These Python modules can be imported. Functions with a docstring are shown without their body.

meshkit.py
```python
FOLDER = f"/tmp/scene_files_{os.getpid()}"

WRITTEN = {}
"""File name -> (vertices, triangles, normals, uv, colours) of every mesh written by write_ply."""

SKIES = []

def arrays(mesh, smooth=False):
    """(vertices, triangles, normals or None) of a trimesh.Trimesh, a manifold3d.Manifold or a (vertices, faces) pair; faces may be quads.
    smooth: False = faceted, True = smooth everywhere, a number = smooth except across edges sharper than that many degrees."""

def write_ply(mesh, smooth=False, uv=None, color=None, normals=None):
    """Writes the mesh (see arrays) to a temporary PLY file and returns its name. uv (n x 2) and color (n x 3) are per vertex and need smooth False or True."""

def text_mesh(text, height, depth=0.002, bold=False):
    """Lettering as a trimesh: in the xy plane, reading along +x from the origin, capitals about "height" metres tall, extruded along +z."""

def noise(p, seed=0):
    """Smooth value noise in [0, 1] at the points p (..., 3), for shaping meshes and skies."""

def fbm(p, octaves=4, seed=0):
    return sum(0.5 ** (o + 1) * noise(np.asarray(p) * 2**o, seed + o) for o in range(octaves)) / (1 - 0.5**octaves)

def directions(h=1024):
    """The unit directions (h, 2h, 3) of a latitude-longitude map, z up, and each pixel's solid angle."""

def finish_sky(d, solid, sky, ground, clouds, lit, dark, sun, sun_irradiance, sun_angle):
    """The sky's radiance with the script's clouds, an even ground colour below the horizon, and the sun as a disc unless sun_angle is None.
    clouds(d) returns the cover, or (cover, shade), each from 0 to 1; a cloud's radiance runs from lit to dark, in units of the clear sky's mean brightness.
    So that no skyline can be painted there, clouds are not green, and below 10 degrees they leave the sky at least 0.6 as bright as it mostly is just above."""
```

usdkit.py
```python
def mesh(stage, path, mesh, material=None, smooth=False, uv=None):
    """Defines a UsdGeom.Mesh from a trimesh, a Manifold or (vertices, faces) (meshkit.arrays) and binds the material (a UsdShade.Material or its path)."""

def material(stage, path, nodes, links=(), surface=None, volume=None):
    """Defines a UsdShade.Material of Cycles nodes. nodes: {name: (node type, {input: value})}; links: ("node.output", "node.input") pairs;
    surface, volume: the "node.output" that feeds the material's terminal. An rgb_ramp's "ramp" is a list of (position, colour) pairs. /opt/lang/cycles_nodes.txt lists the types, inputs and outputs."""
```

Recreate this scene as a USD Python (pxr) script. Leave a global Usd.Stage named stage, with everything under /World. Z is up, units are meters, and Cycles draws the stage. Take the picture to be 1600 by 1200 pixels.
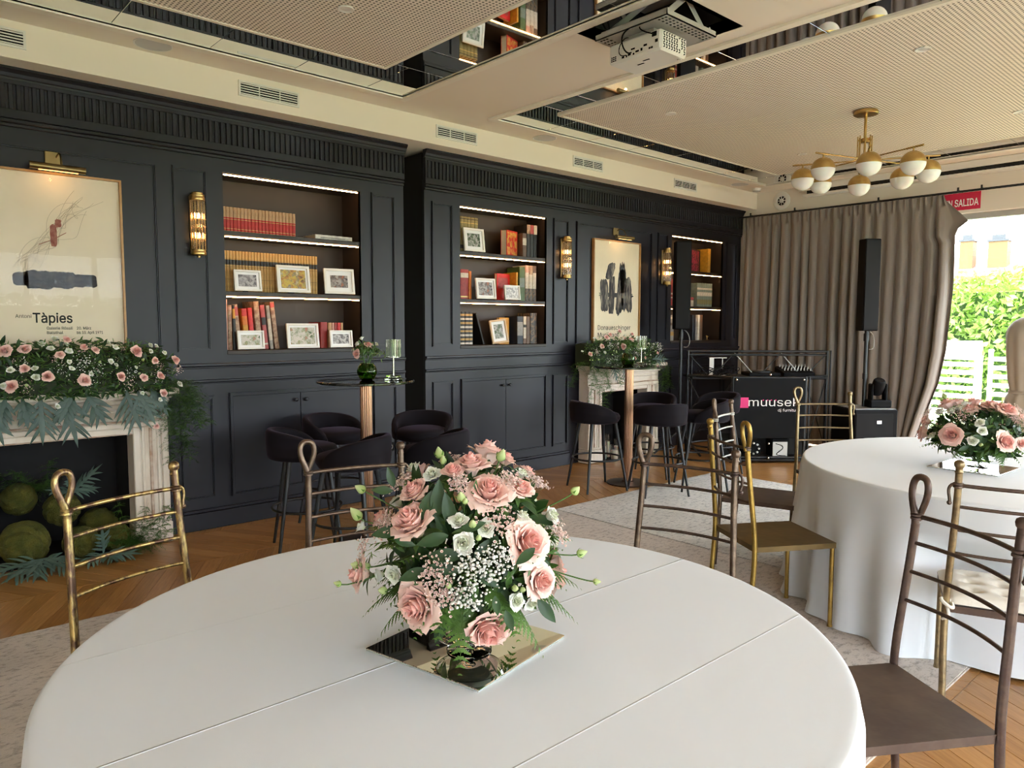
import math, random
import numpy as np
import trimesh
import usdkit, meshkit
from shapely.geometry import Polygon, box as sbox
from shapely.ops import unary_union
from pxr import Usd, UsdGeom, UsdLux, UsdShade, Gf, Sdf, Vt

stage = Usd.Stage.CreateInMemory()
UsdGeom.SetStageUpAxis(stage, "Z")
UsdGeom.SetStageMetersPerUnit(stage, 1.0)
UsdGeom.Xform.Define(stage, "/World")
UsdGeom.Scope.Define(stage, "/World/Looks")
rng = np.random.default_rng(7)

# ------------------------------------------------------------------ camera, sky, sun, exposure
YAW, PITCH, ROLL = np.radians([48.0, 4.53, 0.1])
EXPOSURE = 0.25
cf = np.array([math.cos(YAW) * math.cos(PITCH), math.sin(YAW) * math.cos(PITCH), -math.sin(PITCH)])
cr = np.array([math.sin(YAW), -math.cos(YAW), 0])
cu = np.cross(cr, cf)
cr, cu = math.cos(ROLL) * cr + math.sin(ROLL) * cu, -math.sin(ROLL) * cr + math.cos(ROLL) * cu
cam = UsdGeom.Camera.Define(stage, "/World/camera")
cam.AddTransformOp().Set(Gf.Matrix4d(*cr, 0, *cu, 0, *(-cf), 0, 0, 0, 1.47, 1))
cam.CreateHorizontalApertureAttr(36.0)
cam.CreateVerticalApertureAttr(27.0)
cam.CreateFocalLengthAttr(36.0 * 1152 / 1600)
cam.CreateExposureAttr(EXPOSURE)
cam.CreateClippingRangeAttr(Gf.Vec2f(0.05, 1000))
dome = UsdLux.DomeLight.Define(stage, "/World/sky")
dome.CreateIntensityAttr(1.0)
dome.CreateColorAttr(Gf.Vec3f(0.84, 0.92, 1.0))
dome.CreateExposureAttr(2.15)
sun = UsdLux.DistantLight.Define(stage, "/World/sun")
sun.CreateAngleAttr(0.6)
sun.CreateIntensityAttr(9.0)
sun.CreateColorAttr(Gf.Vec3f(1.0, 0.96, 0.90))
_s = np.array([-0.45, 0.62, 0.72]); _s /= np.linalg.norm(_s)          # towards the sun: high, behind the bookcase wall
_x = np.cross([0, 0, 1], _s); _x /= np.linalg.norm(_x); _y = np.cross(_s, _x)
sun.AddTransformOp().Set(Gf.Matrix4d(*_x, 0, *_y, 0, *_s, 0, 0, 0, 0, 1))

# ------------------------------------------------------------------ helpers
_n = {}
def numbered(parent, name):
    k = _n.get((parent, name), 0); _n[(parent, name)] = k + 1
    return f"{parent}/{name}" + (f"_{k:03d}" if k else "")

class Ob:
    def __init__(s, path, loc=(0, 0, 0)):
        s.path, s.loc = path, np.array(loc, float)

def tag(prim, label=None, cat=None, group=None, kind=None):
    for k, v in (("label", label), ("category", cat), ("group", group), ("kind", kind)):
        if v: prim.SetCustomDataByKey(k, v)

def T(name, label, cat, loc=(0, 0, 0), rz=0, group=None, kind=None):
    p = numbered("/World", name)
    x = UsdGeom.Xform.Define(stage, p)
    x.AddTranslateOp().Set(Gf.Vec3d(*map(float, loc)))
    x.AddRotateZOp().Set(float(rz))
    tag(x.GetPrim(), label, cat, group, kind)
    return Ob(p, loc)

def mm(m):
    if hasattr(m, "m"): return m.m()
    return m

def M(name, mesh, mat, parent=None, smooth=False, label=None, world=False, kind=None, tint=None):
    mesh = mm(mesh)
    if world and parent is not None:
        mesh = (np.asarray(mesh[0], float) - parent.loc, mesh[1])
    p = numbered(parent.path if parent else "/World", name)
    g = usdkit.mesh(stage, p, mesh, L[mat], smooth=smooth)
    if tint is not None:
        UsdGeom.PrimvarsAPI(g).CreatePrimvar("tint", Sdf.ValueTypeNames.Color3fArray, "vertex").Set(Vt.Vec3fArray.FromNumpy(np.asarray(tint, np.float32)))
    tag(g.GetPrim(), label, None, None, kind)
    return Ob(p, parent.loc if parent else (0, 0, 0))

def S(name, label, cat, mesh, mat, loc=(0, 0, 0), smooth=False, group=None, kind=None, world=True, tint=None, rz=0):
    """A thing that is one mesh, its origin at loc."""
    v, f = mm(mesh)
    if world: v = np.asarray(v, float) - np.array(loc, float)
    p = numbered("/World", name)
    g = usdkit.mesh(stage, p, (v, f), L[mat], smooth=smooth)
    g.AddTranslateOp().Set(Gf.Vec3d(*map(float, loc)))
    if rz: g.AddRotateZOp().Set(float(rz))
    if tint is not None:
        UsdGeom.PrimvarsAPI(g).CreatePrimvar("tint", Sdf.ValueTypeNames.Color3fArray, "vertex").Set(Vt.Vec3fArray.FromNumpy(np.asarray(tint, np.float32)))
    tag(g.GetPrim(), label, cat, group, kind)
    return Ob(p, loc)

def dup(src, label, loc, rz=0, group=None, cat=None, rx=0, ry=0):
    """A copy of a thing, with copies of its parts, under the next number."""
    a = stage.GetPrimAtPath(src.path); d = a.GetCustomData()
    base = src.path.rsplit("/", 1)[1]
    if base[-4:-3] == "_" and base[-3:].isdigit(): base = base[:-4]
    p = numbered("/World", base)
    x = UsdGeom.Xform.Define(stage, p)
    x.GetPrim().GetReferences().AddInternalReference(a.GetPath())
    x.ClearXformOpOrder()
    for op in x.GetPrim().GetAttributes():
        pass
    x.AddTranslateOp().Set(Gf.Vec3d(*map(float, loc)))
    x.AddRotateZOp().Set(float(rz))
    if rx: x.AddRotateXOp().Set(float(rx))
    if ry: x.AddRotateYOp().Set(float(ry))
    x.GetPrim().SetInstanceable(True)
    tag(x.GetPrim(), label or d.get("label"), cat or d.get("category"), group or d.get("group"))
    return Ob(p, loc)

def rot(axis, deg):
    a = np.asarray(axis, float); a = a / np.linalg.norm(a); t = math.radians(deg)
    K = np.array([[0, -a[2], a[1]], [a[2], 0, -a[0]], [-a[1], a[0], 0]])
    return np.eye(3) + math.sin(t) * K + (1 - math.cos(t)) * K @ K
RZ = lambda d: rot((0, 0, 1), d)
RX = lambda d: rot((1, 0, 0), d)
RY = lambda d: rot((0, 1, 0), d)

def frame(n, spin=0):
    """Rotation that takes +z to n."""
    n = np.asarray(n, float); n = n / np.linalg.norm(n)
    h = np.array([0, 0, 1.0]) if abs(n[2]) < .9 else np.array([0, 1.0, 0])
    x = np.cross(h, n); x /= np.linalg.norm(x); y = np.cross(n, x)
    R = np.stack([x, y, n], 1)
    return R @ RZ(spin)

_hull = {}
def chbox_faces():
    if "f" not in _hull:
        p = chbox_pts((1, 1.3, 1.7), .1)
        h = trimesh.convex.convex_hull(p, repair=True)
        # map the hull's vertices back to p's order
        idx = [int(np.argmin(((p - v) ** 2).sum(1))) for v in h.vertices]
        _hull["f"] = np.array(idx)[h.faces]
    return _hull["f"]
def chbox_pts(s, c):
    s = np.array(s, float) / 2; out = []
    for sx in (-1, 1):
        for sy in (-1, 1):
            for sz in (-1, 1):
                g = np.array([sx, sy, sz])
                for k in range(3):
                    q = s - c; q[k] = s[k]; out.append(g * q)
    return np.array(out)

class B:
    """Collects shapes into one mesh."""
    def __init__(s): s.V, s.F, s.n = [], [], 0; s.C = []
    def add(s, v, f, col=None):
        v = np.asarray(v, float); f = np.asarray(f, int)
        if f.shape[1] == 4: f = np.vstack([f[:, [0, 1, 2]], f[:, [0, 2, 3]]])
        s.V.append(v); s.F.append(f + s.n); s.n += len(v)
        if col is not None: s.C.append(np.broadcast_to(np.asarray(col, float), v.shape))
        return s
    def m(s): return np.vstack(s.V), np.vstack(s.F)
    def tint(s): return np.vstack(s.C)
    def box(s, c, size, R=None, ch=0):
        if ch:
            v = chbox_pts(size, min(ch, min(size) * .45)); f = chbox_faces()
        else:
            v = np.array([[x, y, z] for x in (-.5, .5) for y in (-.5, .5) for z in (-.5, .5)]) * np.array(size, float)
            f = np.array([[0, 1, 3, 2], [4, 6, 7, 5], [0, 4, 5, 1], [2, 3, 7, 6], [0, 2, 6, 4], [1, 5, 7, 3]])
        if R is not None: v = v @ np.asarray(R).T
        return s.add(v + np.array(c, float), f)
    def bx(s, x0, x1, y0, y1, z0, z1, ch=0):
        return s.box(((x0 + x1) / 2, (y0 + y1) / 2, (z0 + z1) / 2), (abs(x1 - x0), abs(y1 - y0), abs(z1 - z0)), None, ch)
    def tube(s, P, r, n=8, closed=False, caps=True):
        P = np.asarray(P, float); k = len(P); r = np.broadcast_to(np.asarray(r, float), (k,))
        if closed: d = np.roll(P, -1, 0) - np.roll(P, 1, 0)
        else: d = np.gradient(P, axis=0)
        d /= np.maximum(np.linalg.norm(d, axis=1, keepdims=True), 1e-12)
        a = np.array([0, 0, 1.0]) if abs(d[0][2]) < .9 else np.array([1.0, 0, 0])
        x = np.cross(a, d[0]); x /= np.linalg.norm(x); X = [x]
        for i in range(1, k):
            x = x - d[i] * (x @ d[i]); x /= np.linalg.norm(x); X.append(x)
        X = np.array(X); Y = np.cross(d, X)
        t = np.arange(n) / n * 2 * math.pi
        v = P[:, None] + r[:, None, None] * (np.cos(t)[None, :, None] * X[:, None] + np.sin(t)[None, :, None] * Y[:, None])
        v = v.reshape(-1, 3); f = []
        for i in range(k if closed else k - 1):
            j = (i + 1) % k
            for q in range(n):
                w = (q + 1) % n; f.append([i * n + q, i * n + w, j * n + w, j * n + q])
        f = np.array(f); f = np.vstack([f[:, [0, 1, 2]], f[:, [0, 2, 3]]])
        if caps and not closed:
            v = np.vstack([v, P[0], P[-1]]); c0, c1 = len(v) - 2, len(v) - 1; e = (k - 1) * n
            f = np.vstack([f, [[c0, (q + 1) % n, q] for q in range(n)], [[c1, e + q, e + (q + 1) % n] for q in range(n)]])
        return s.add(v, f)
    def cyl(s, a, b, r0, r1=None, n=12): return s.tube([a, b], [r0, r0 if r1 is None else r1], n)
    def lathe(s, prof, n=24, c=(0, 0, 0), R=None, arc=None):
        prof = np.array(prof, float); k = len(prof); t = np.arange(n) / n * 2 * math.pi
        v = np.stack([prof[:, :1] * np.cos(t), prof[:, :1] * np.sin(t), np.repeat(prof[:, 1:], n, 1)], -1).reshape(-1, 3)
        f = [[i * n + q, i * n + (q + 1) % n, (i + 1) * n + (q + 1) % n, (i + 1) * n + q] for i in range(k - 1) for q in range(n)]
        if R is not None: v = v @ np.asarray(R).T
        return s.add(v + np.array(c, float), f)
    def ball(s, c, r, sub=2, scale=(1, 1, 1), R=None):
        m = ico(sub); v = m[0] * r * np.array(scale)
        if R is not None: v = v @ np.asarray(R).T
        return s.add(v + np.array(c, float), m[1])
    def ext(s, poly, h, R=None, c=(0, 0, 0)):
        for g in getattr(poly, "geoms", [poly]):
            m = trimesh.creation.extrude_polygon(g, h, engine="earcut"); v = np.array(m.vertices)
            if R is not None: v = v @ np.asarray(R).T
            s.add(v + np.array(c, float), m.faces)
        return s
    def grid(s, P, flip=False, col=None):
        a, b = P.shape[:2]; i, j = np.meshgrid(np.arange(a - 1), np.arange(b - 1), indexing="ij"); q = (i * b + j).ravel()
        f = np.stack([q, q + b, q + b + 1, q + 1], 1)
        return s.add(P.reshape(-1, 3), f[:, ::-1] if flip else f, None if col is None else np.asarray(col).reshape(-1, 3))
_ico = {}
def ico(sub):
    if sub not in _ico:
        m = trimesh.creation.icosphere(subdivisions=sub); _ico[sub] = (np.array(m.vertices), np.array(m.faces))
    return _ico[sub]
# local xz profile -> world: x stays, local y -> z, extruded along local z -> -y
XZ = np.array([[1, 0, 0], [0, 0, -1], [0, 1, 0]], float)      # (x, y, z)local -> (x, -z, y)

def bez(p0, p1, p2, p3, n=12):
    t = np.linspace(0, 1, n)[:, None]; p0, p1, p2, p3 = (np.asarray(p, float) for p in (p0, p1, p2, p3))
    return (1 - t) ** 3 * p0 + 3 * t * (1 - t) ** 2 * p1 + 3 * t * t * (1 - t) * p2 + t ** 3 * p3
def spline(P, n=40):
    from scipy.interpolate import CubicSpline
    P = np.asarray(P, float); t = np.r_[0, np.cumsum(np.linalg.norm(np.diff(P, axis=0), axis=1))]
    return CubicSpline(t, P)(np.linspace(0, t[-1], n))

# ------------------------------------------------------------------ materials
L = {}
def raw(name, nodes, links, surface):
    L[name] = usdkit.material(stage, f"/World/Looks/{name}", nodes, links, surface=surface)

def pm(name, col, rough=.5, col2=None, scale=8, detail=4, bump=0, bscale=60, lo=.35, hi=.65, stretch=None, rot_=None, coord="object", bdist=.01, **kw):
    """Principled material; col2: a second colour mixed in by noise; bump: strength of fine relief."""
    nodes = {"p": ("principled_bsdf", dict(base_color=col, roughness=rough, **kw)), "tc": ("texture_coordinate", {})}
    links = []; src = "tc." + coord
    if stretch is not None:
        nodes["mp"] = ("mapping", dict(scale=stretch, rotation=rot_ or (0, 0, 0))); links.append((src, "mp.vector")); src = "mp.vector"
    if col2 is not None:
        nodes["n"] = ("noise_texture", dict(scale=scale, detail=detail, roughness=.6)); nodes["r"] = ("rgb_ramp", dict(ramp=[(lo, col), (hi, col2)]))
        links += [(src, "n.vector"), ("n.fac", "r.fac"), ("r.color", "p.base_color")]
    if bump:
        nodes["bn"] = ("noise_texture", dict(scale=bscale, detail=3)); nodes["b"] = ("bump", dict(strength=bump, distance=bdist))
        links += [(src, "bn.vector"), ("bn.fac", "b.height"), ("b.normal", "p.normal")]
    raw(name, nodes, links, "p.BSDF")

pm("plaster", (.83, .74, .62), .7, bump=.04, bscale=40)
pm("plaster_white", (.85, .79, .67), .6)
pm("wall_paint", (.74, .67, .57), .7, bump=.05, bscale=60)
pm("navy", (.0088, .0090, .0150), .42, col2=(.0104, .0108, .0175), specular_ior_level=.38, scale=3, bump=.03, bscale=120)
pm("navy_dark", (.012, .013, .016), .6)
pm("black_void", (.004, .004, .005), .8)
pm("niche", (.019, .0125, .0095), .5, col2=(.025, .0165, .0125), scale=5)
pm("brass", (.60, .42, .17), .3, metallic=1.0, col2=(.50, .33, .12), scale=20)
pm("brass_dark", (.28, .20, .09), .35, metallic=1.0)
pm("gold_rod", (.58, .43, .17), .36, metallic=.9, col2=(.15, .09, .06), scale=34, lo=.43, hi=.57, bump=.12, bscale=90, stretch=(1, 1, .35), specular_ior_level=.5)
pm("gold_brush", (.42, .27, .065), .40, metallic=.8, col2=(.22, .135, .035), scale=16, lo=.4, hi=.7, bump=.08, bscale=70)
pm("bronze_rod", (.125, .085, .062), .40, metallic=.75, col2=(.22, .155, .105), scale=30, lo=.45, hi=.7, bump=.1, bscale=80)
pm("bronze_dark", (.075, .047, .038), .42, metallic=.6, col2=(.13, .085, .06), scale=22, lo=.4, hi=.75, bump=.1, bscale=70)
pm("gilt_rod", (.30, .225, .12), .36, metallic=.85, col2=(.17, .125, .075), scale=30, lo=.4, hi=.7, bump=.1, bscale=80)
pm("seat_bronze", (.085, .056, .045), .45, metallic=.55, col2=(.15, .105, .078), scale=5, lo=.4, hi=.72, bump=.06, bscale=30)
pm("seat_gold", (.115, .072, .022), .45, metallic=.55, col2=(.17, .11, .04), scale=6, lo=.4, hi=.7, bump=.06, bscale=30)
pm("cloth", (.68, .70, .725), .85, bump=.05, bscale=420, bdist=.002, sheen_weight=.15)
pm("cushion", (.66, .61, .53), .9, bump=.12, bscale=300, bdist=.003, sheen_weight=.2)
pm("curtain", (.228, .196, .172), .85, bump=.06, bscale=500, bdist=.002, sheen_weight=.25)
pm("cover_cloth", (.42, .355, .28), .85, bump=.08, bscale=240, bdist=.003, sheen_weight=.2)
pm("velvet", (.006, .0042, .0065), .85, sheen_weight=.22, sheen_roughness=.35, sheen_tint=(.20, .15, .24), specular_ior_level=.2)
pm("black_metal", (.022, .024, .027), .38, metallic=.3)
pm("black_plastic", (.006, .006, .007), .65, specular_ior_level=.12)
pm("black_matte", (.010, .010, .011), .75)
pm("grey_metal", (.38, .37, .35), .4, metallic=.6)
pm("galvanised", (.44, .43, .40), .45, metallic=.35)
pm("white_plastic", (.74, .71, .65), .4)
pm("grey_fabric", (.60, .58, .55), .8)
pm("copper", (.56, .33, .21), .26, metallic=1.0)
pm("copper_dark", (.09, .06, .05), .35, metallic=.8)
pm("black_glass", (.006, .006, .007), .06, coat_weight=.5)
pm("chrome", (.8, .8, .8), .12, metallic=1.0)
pm("old_wood", (.70, .62, .52), .6, col2=(.48, .36, .26), scale=7, lo=.52, hi=.74, bump=.12, bscale=26, stretch=(1, 1, .3))
pm("old_wood_edge", (.40, .26, .18), .6, col2=(.62, .52, .42), scale=12, lo=.4, hi=.7, bump=.1, bscale=30)
pm("firebox", (.006, .006, .007), .85, bump=.2, bscale=20)
pm("frame_wood", (.46, .25, .09), .4, col2=(.36, .18, .06), scale=12)
pm("frame_white", (.76, .72, .66), .5)
pm("frame_pine", (.56, .38, .22), .5)
pm("paper", (.66, .56, .42), .8, col2=(.70, .60, .45), scale=3)
pm("paper_b", (.72, .63, .46), .8, col2=(.76, .66, .48), scale=3)
pm("ink", (.012, .011, .012), .7)
pm("ink_brush", (.012, .011, .012), .8, col2=(.09, .075, .06), scale=26, lo=.5, hi=.72, stretch=(.6, 1, 1))
pm("ink_brush_b", (.035, .034, .04), .75, col2=(.40, .35, .27), scale=13, lo=.48, hi=.74, stretch=(1.6, 1, .4))
pm("ink_red", (.22, .055, .04), .75, col2=(.34, .14, .10), scale=40)
pm("ink_grey", (.34, .28, .21), .8)
pm("mirror_tile", (.80, .80, .80), .015, metallic=1.0)
pm("mirror_edge", (.55, .60, .58), .2, metallic=.5)
pm("moss", (.055, .062, .006), .95, col2=(.10, .095, .010), scale=14, bump=.7, bscale=160, bdist=.02)
pm("red_sign", (.56, .014, .06), .5)
pm("white_print", (.82, .80, .78), .6)
pm("pink_print", (.78, .012, .19), .5)
pm("candle", (.78, .72, .55), .5, subsurface_weight=.3)
pm("slate", (.05, .055, .06), .6)
pm("foam", (.02, .03, .012), .9)
pm("stem_green", (.07, .15, .03), .6)
pm("speaker_grille", (.008, .008, .009), .7, specular_ior_level=.2, bump=.3, bscale=500, bdist=.002)
pm("tape_white", (.7, .68, .64), .6)

def leafmat(name, c1, c2, rough=.4, trans=.25, scale=9, spec=.4):
    raw(name, {"tc": ("texture_coordinate", {}), "n": ("noise_texture", dict(scale=scale, detail=3)), "r": ("rgb_ramp", dict(ramp=[(.35, c1), (.65, c2)])),
               "p": ("principled_bsdf", dict(roughness=rough, specular_ior_level=spec)), "t": ("translucent_bsdf", {}), "g": ("mix", dict(mix_type="multiply", fac=1.0, color2=(1.5, 1.7, .8))), "m": ("mix_closure", dict(fac=trans))},
        [("tc.object", "n.vector"), ("n.fac", "r.fac"), ("r.color", "p.base_color"), ("r.color", "g.color1"), ("g.color", "t.color"), ("p.BSDF", "m.closure1"), ("t.BSDF", "m.closure2")], "m.closure")
leafmat("leaf_dark", (.020, .050, .018), (.040, .085, .030))
leafmat("leaf_mid", (.045, .105, .022), (.085, .16, .04))
leafmat("fern", (.055, .125, .020), (.10, .185, .035), .5)
leafmat("leaf_blue", (.034, .068, .052), (.062, .10, .080), .45, .12)
leafmat("leaf_blue_pale", (.07, .12, .10), (.11, .17, .145), .5, .12)
leafmat("plumosus", (.045, .115, .018), (.08, .17, .03), .55)
leafmat("hedge_leaf", (.20, .32, .06), (.40, .50, .17), .5, .3, 3)
leafmat("waxgreen", (.10, .17, .04), (.16, .22, .07), .5)

def petalmat(name, trans=.22, rough=.55):
    raw(name, {"a": ("attribute", dict(attribute="tint")), "p": ("principled_bsdf", dict(roughness=rough, specular_ior_level=.25, sheen_weight=.1)), "t": ("translucent_bsdf", {}), "m": ("mix_closure", dict(fac=trans))},
        [("a.color", "p.base_color"), ("a.color", "t.color"), ("p.BSDF", "m.closure1"), ("t.BSDF", "m.closure2")], "m.closure")
petalmat("petal")
petalmat("print", 0.0, .6)

def glassmat(name, col=(1, 1, 1), rough=0.0, ior=1.45):
    raw(name, {"p": ("principled_bsdf", dict(base_color=col, roughness=rough, transmission_weight=1.0, ior=ior))}, [], "p.BSDF")
glassmat("glass_clear", (.97, .98, .97))
glassmat("glass_stand", (.99, 1.0, .99), 0.0, 1.3)
glassmat("glass_green", (.22, .42, .08))
glassmat("glass_amber", (1.0, .93, .82), .05)
def panemat(name, ior=1.5, tint=(1, 1, 1)):
    raw(name, {"f": ("fresnel", dict(IOR=ior)), "ge": ("geometry", {}), "iv": ("math", dict(math_type="subtract", value1=1.0)), "mu": ("math", dict(math_type="multiply")), "t": ("transparent_bsdf", dict(color=tint)), "g": ("glossy_bsdf", dict(color=(1, 1, 1), roughness=.0)), "m": ("mix_closure", {})},
        [("ge.backfacing", "iv.value2"), ("iv.value", "mu.value1"), ("f.fac", "mu.value2"), ("mu.value", "m.fac"), ("t.BSDF", "m.closure1"), ("g.BSDF", "m.closure2")], "m.closure")
panemat("pane")
panemat("poster_glass", 1.17)

def emit(name, col, s):
    raw(name, {"e": ("emission", dict(color=col, strength=s))}, [], "e.emission")
emit("led", (1.0, .52, .19), 17.0)
emit("bulb", (1.0, .50, .16), 22.0)
emit("bulb_small", (1.0, .5, .18), 2.0)
raw("opal", {"p": ("principled_bsdf", dict(base_color=(.84, .82, .78), roughness=.25, coat_weight=.3, subsurface_weight=.2, subsurface_scale=.02))}, [], "p.BSDF")

# perforated ceiling board: rows of small holes
raw("perforated", {"g": ("geometry", {}), "s": ("mapping", dict(scale=(40, 40, 40))), "v": ("separate_xyz", {}), "fx": ("math", dict(math_type="fraction")), "fy": ("math", dict(math_type="fraction")),
                   "cx": ("math", dict(math_type="subtract", value2=.5)), "cy": ("math", dict(math_type="subtract", value2=.5)), "qx": ("math", dict(math_type="multiply")), "qy": ("math", dict(math_type="multiply")),
                   "ad": ("math", dict(math_type="add")), "le": ("math", dict(math_type="less_than", value2=.075)), "mx": ("mix", dict(color1=(.84, .76, .65), color2=(.15, .13, .10))), "p": ("principled_bsdf", dict(roughness=.75))},
    [("g.position", "s.vector"), ("s.vector", "v.vector"), ("v.x", "fx.value1"), ("v.y", "fy.value1"), ("fx.value", "cx.value1"), ("fy.value", "cy.value1"), ("cx.value", "qx.value1"), ("cx.value", "qx.value2"), ("cy.value", "qy.value1"), ("cy.value", "qy.value2"),
     ("qx.value", "ad.value1"), ("qy.value", "ad.value2"), ("ad.value", "le.value1"), ("le.value", "mx.fac"), ("mx.color", "p.base_color")], "p.BSDF")

# distressed rug
def rugmat(name, a, b, c):
    raw(name, {"tc": ("geometry", {}), "m1": ("mapping", dict(scale=(4.5, 8, 1))), "n1": ("noise_texture", dict(scale=4.6, detail=9, roughness=.72)), "r1": ("rgb_ramp", dict(ramp=[(.36, b), (.5, a), (.66, a), (.74, c)])),
               "n2": ("noise_texture", dict(scale=1.1, detail=5, distortion=1.2)), "r2": ("rgb_ramp", dict(ramp=[(.4, (1, 1, 1)), (.62, (.80, .79, .77))])), "mu": ("mix", dict(mix_type="multiply", fac=1.0)),
               "n3": ("noise_texture", dict(scale=160, detail=2)), "bp": ("bump", dict(strength=.35, distance=.004)), "p": ("principled_bsdf", dict(roughness=.95, sheen_weight=.2))},
        [("tc.position", "m1.vector"), ("m1.vector", "n1.vector"), ("n1.fac", "r1.fac"), ("tc.position", "n2.vector"), ("n2.fac", "r2.fac"), ("r1.color", "mu.color1"), ("r2.color", "mu.color2"), ("mu.color", "p.base_color"), ("tc.position", "n3.vector"), ("n3.fac", "bp.height"), ("bp.normal", "p.normal")], "p.BSDF")
rugmat("rug_beige", (.58, .50, .435), (.30, .25, .21), (.66, .59, .53))
rugmat("rug_grey", (.62, .59, .55), (.27, .27, .255), (.60, .57, .53))

# oak planks in a few tones, grain along the plank (object y)
for i, (a, b) in enumerate([((0.433, 0.215, 0.066), (0.319, 0.145, 0.039)), ((0.474, 0.24, 0.078), (0.36, 0.17, 0.048)), ((0.391, 0.19, 0.057), (0.288, 0.128, 0.037)), ((0.505, 0.265, 0.092), (0.402, 0.195, 0.061))]):
    for j, an in enumerate((0.0, 0.0)):
        pass
    pm(f"oak_{i}", a, .33, col2=b, scale=9, detail=6, lo=.35, hi=.68, stretch=(9, .7, 1), bump=.05, bscale=60, coat_weight=.15, coat_roughness=.25)

# ================================================================== SETTING
XE, XW, YS, ZC = 8.95, -3.0, -3.4, 3.20       # end wall, wall behind, window wall, ceiling height
YF = 5.37                                    # face of the panelled wall
# floor: chevron oak boards, each its own piece
fl = T("floor", None, None, kind="structure")
M("subfloor", B().bx(XW, XE, YS, 6.1, -.12, -.012), "firebox", fl)
def planks():
    out = []; PW, PITCH_ = .098, .62
    for row, y0 in enumerate(np.arange(-2.8, 5.7, PITCH_)):
        s = 1 if row % 2 else -1                      # lean of the boards in this row
        ang = 60 if s > 0 else 120
        dx = PITCH_ / math.tan(math.radians(60)) * s
        step = PW / math.sin(math.radians(60))
        for x0 in np.arange(XW - .4, XE + .4, step):
            g = .0012
            out.append((x0, y0, dx, step, PITCH_, ang))
    return out
near, far_ = [], []
for p in planks():
    x0, y0, dx, step, h, ang = p
    c = np.array([x0 + dx / 2 + step / 2, y0 + h / 2])
    d = np.hypot(*c)
    q = np.array([c[0], c[1], 0]) - np.array([0, 0, 1.47]); z = q @ cf
    px, py_ = 800 + 1152 * (q @ cr) / max(z, .1), 600 - 1152 * (q @ cu) / max(z, .1)
    # boards that lie in the open: between rugs and walls
    covered = .98 < c[1] < 3.75 and -2.2 < c[0] < 6.1
    table = np.hypot(c[0] - 4.3, c[1] - 1.1) < .7
    seen = z > .5 and -60 < px < 1660 and 500 < py_ < 1260
    (near if seen and not covered and not table else far_).append((d, p))
near.sort(key=lambda t: t[0]); far_ += near[290:]; near = near[:290]
def plank_mesh(p, top=0.0):
    x0, y0, dx, step, h, ang = p; g = .0008
    P = [(x0 + g, y0 + g), (x0 + step - g, y0 + g), (x0 + step + dx - g, y0 + h - g), (x0 + dx + g, y0 + h - g)]
    c = np.mean(P, 0); P = np.array(P) - c; e = .0012 / .05
    lo = np.c_[P, np.full(4, -.012)]; mid = np.c_[P, np.full(4, -.0012)]; hi = np.c_[P * (1 - e), np.zeros(4)]
    v = np.vstack([lo, mid, hi]); f = [[8, 9, 10, 11]] + [[k * 4 + i, k * 4 + (i + 1) % 4, (k + 1) * 4 + (i + 1) % 4, (k + 1) * 4 + i] for k in (0, 1) for i in range(4)]
    return c, v, np.array(f)
r0 = np.random.default_rng(3)
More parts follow.
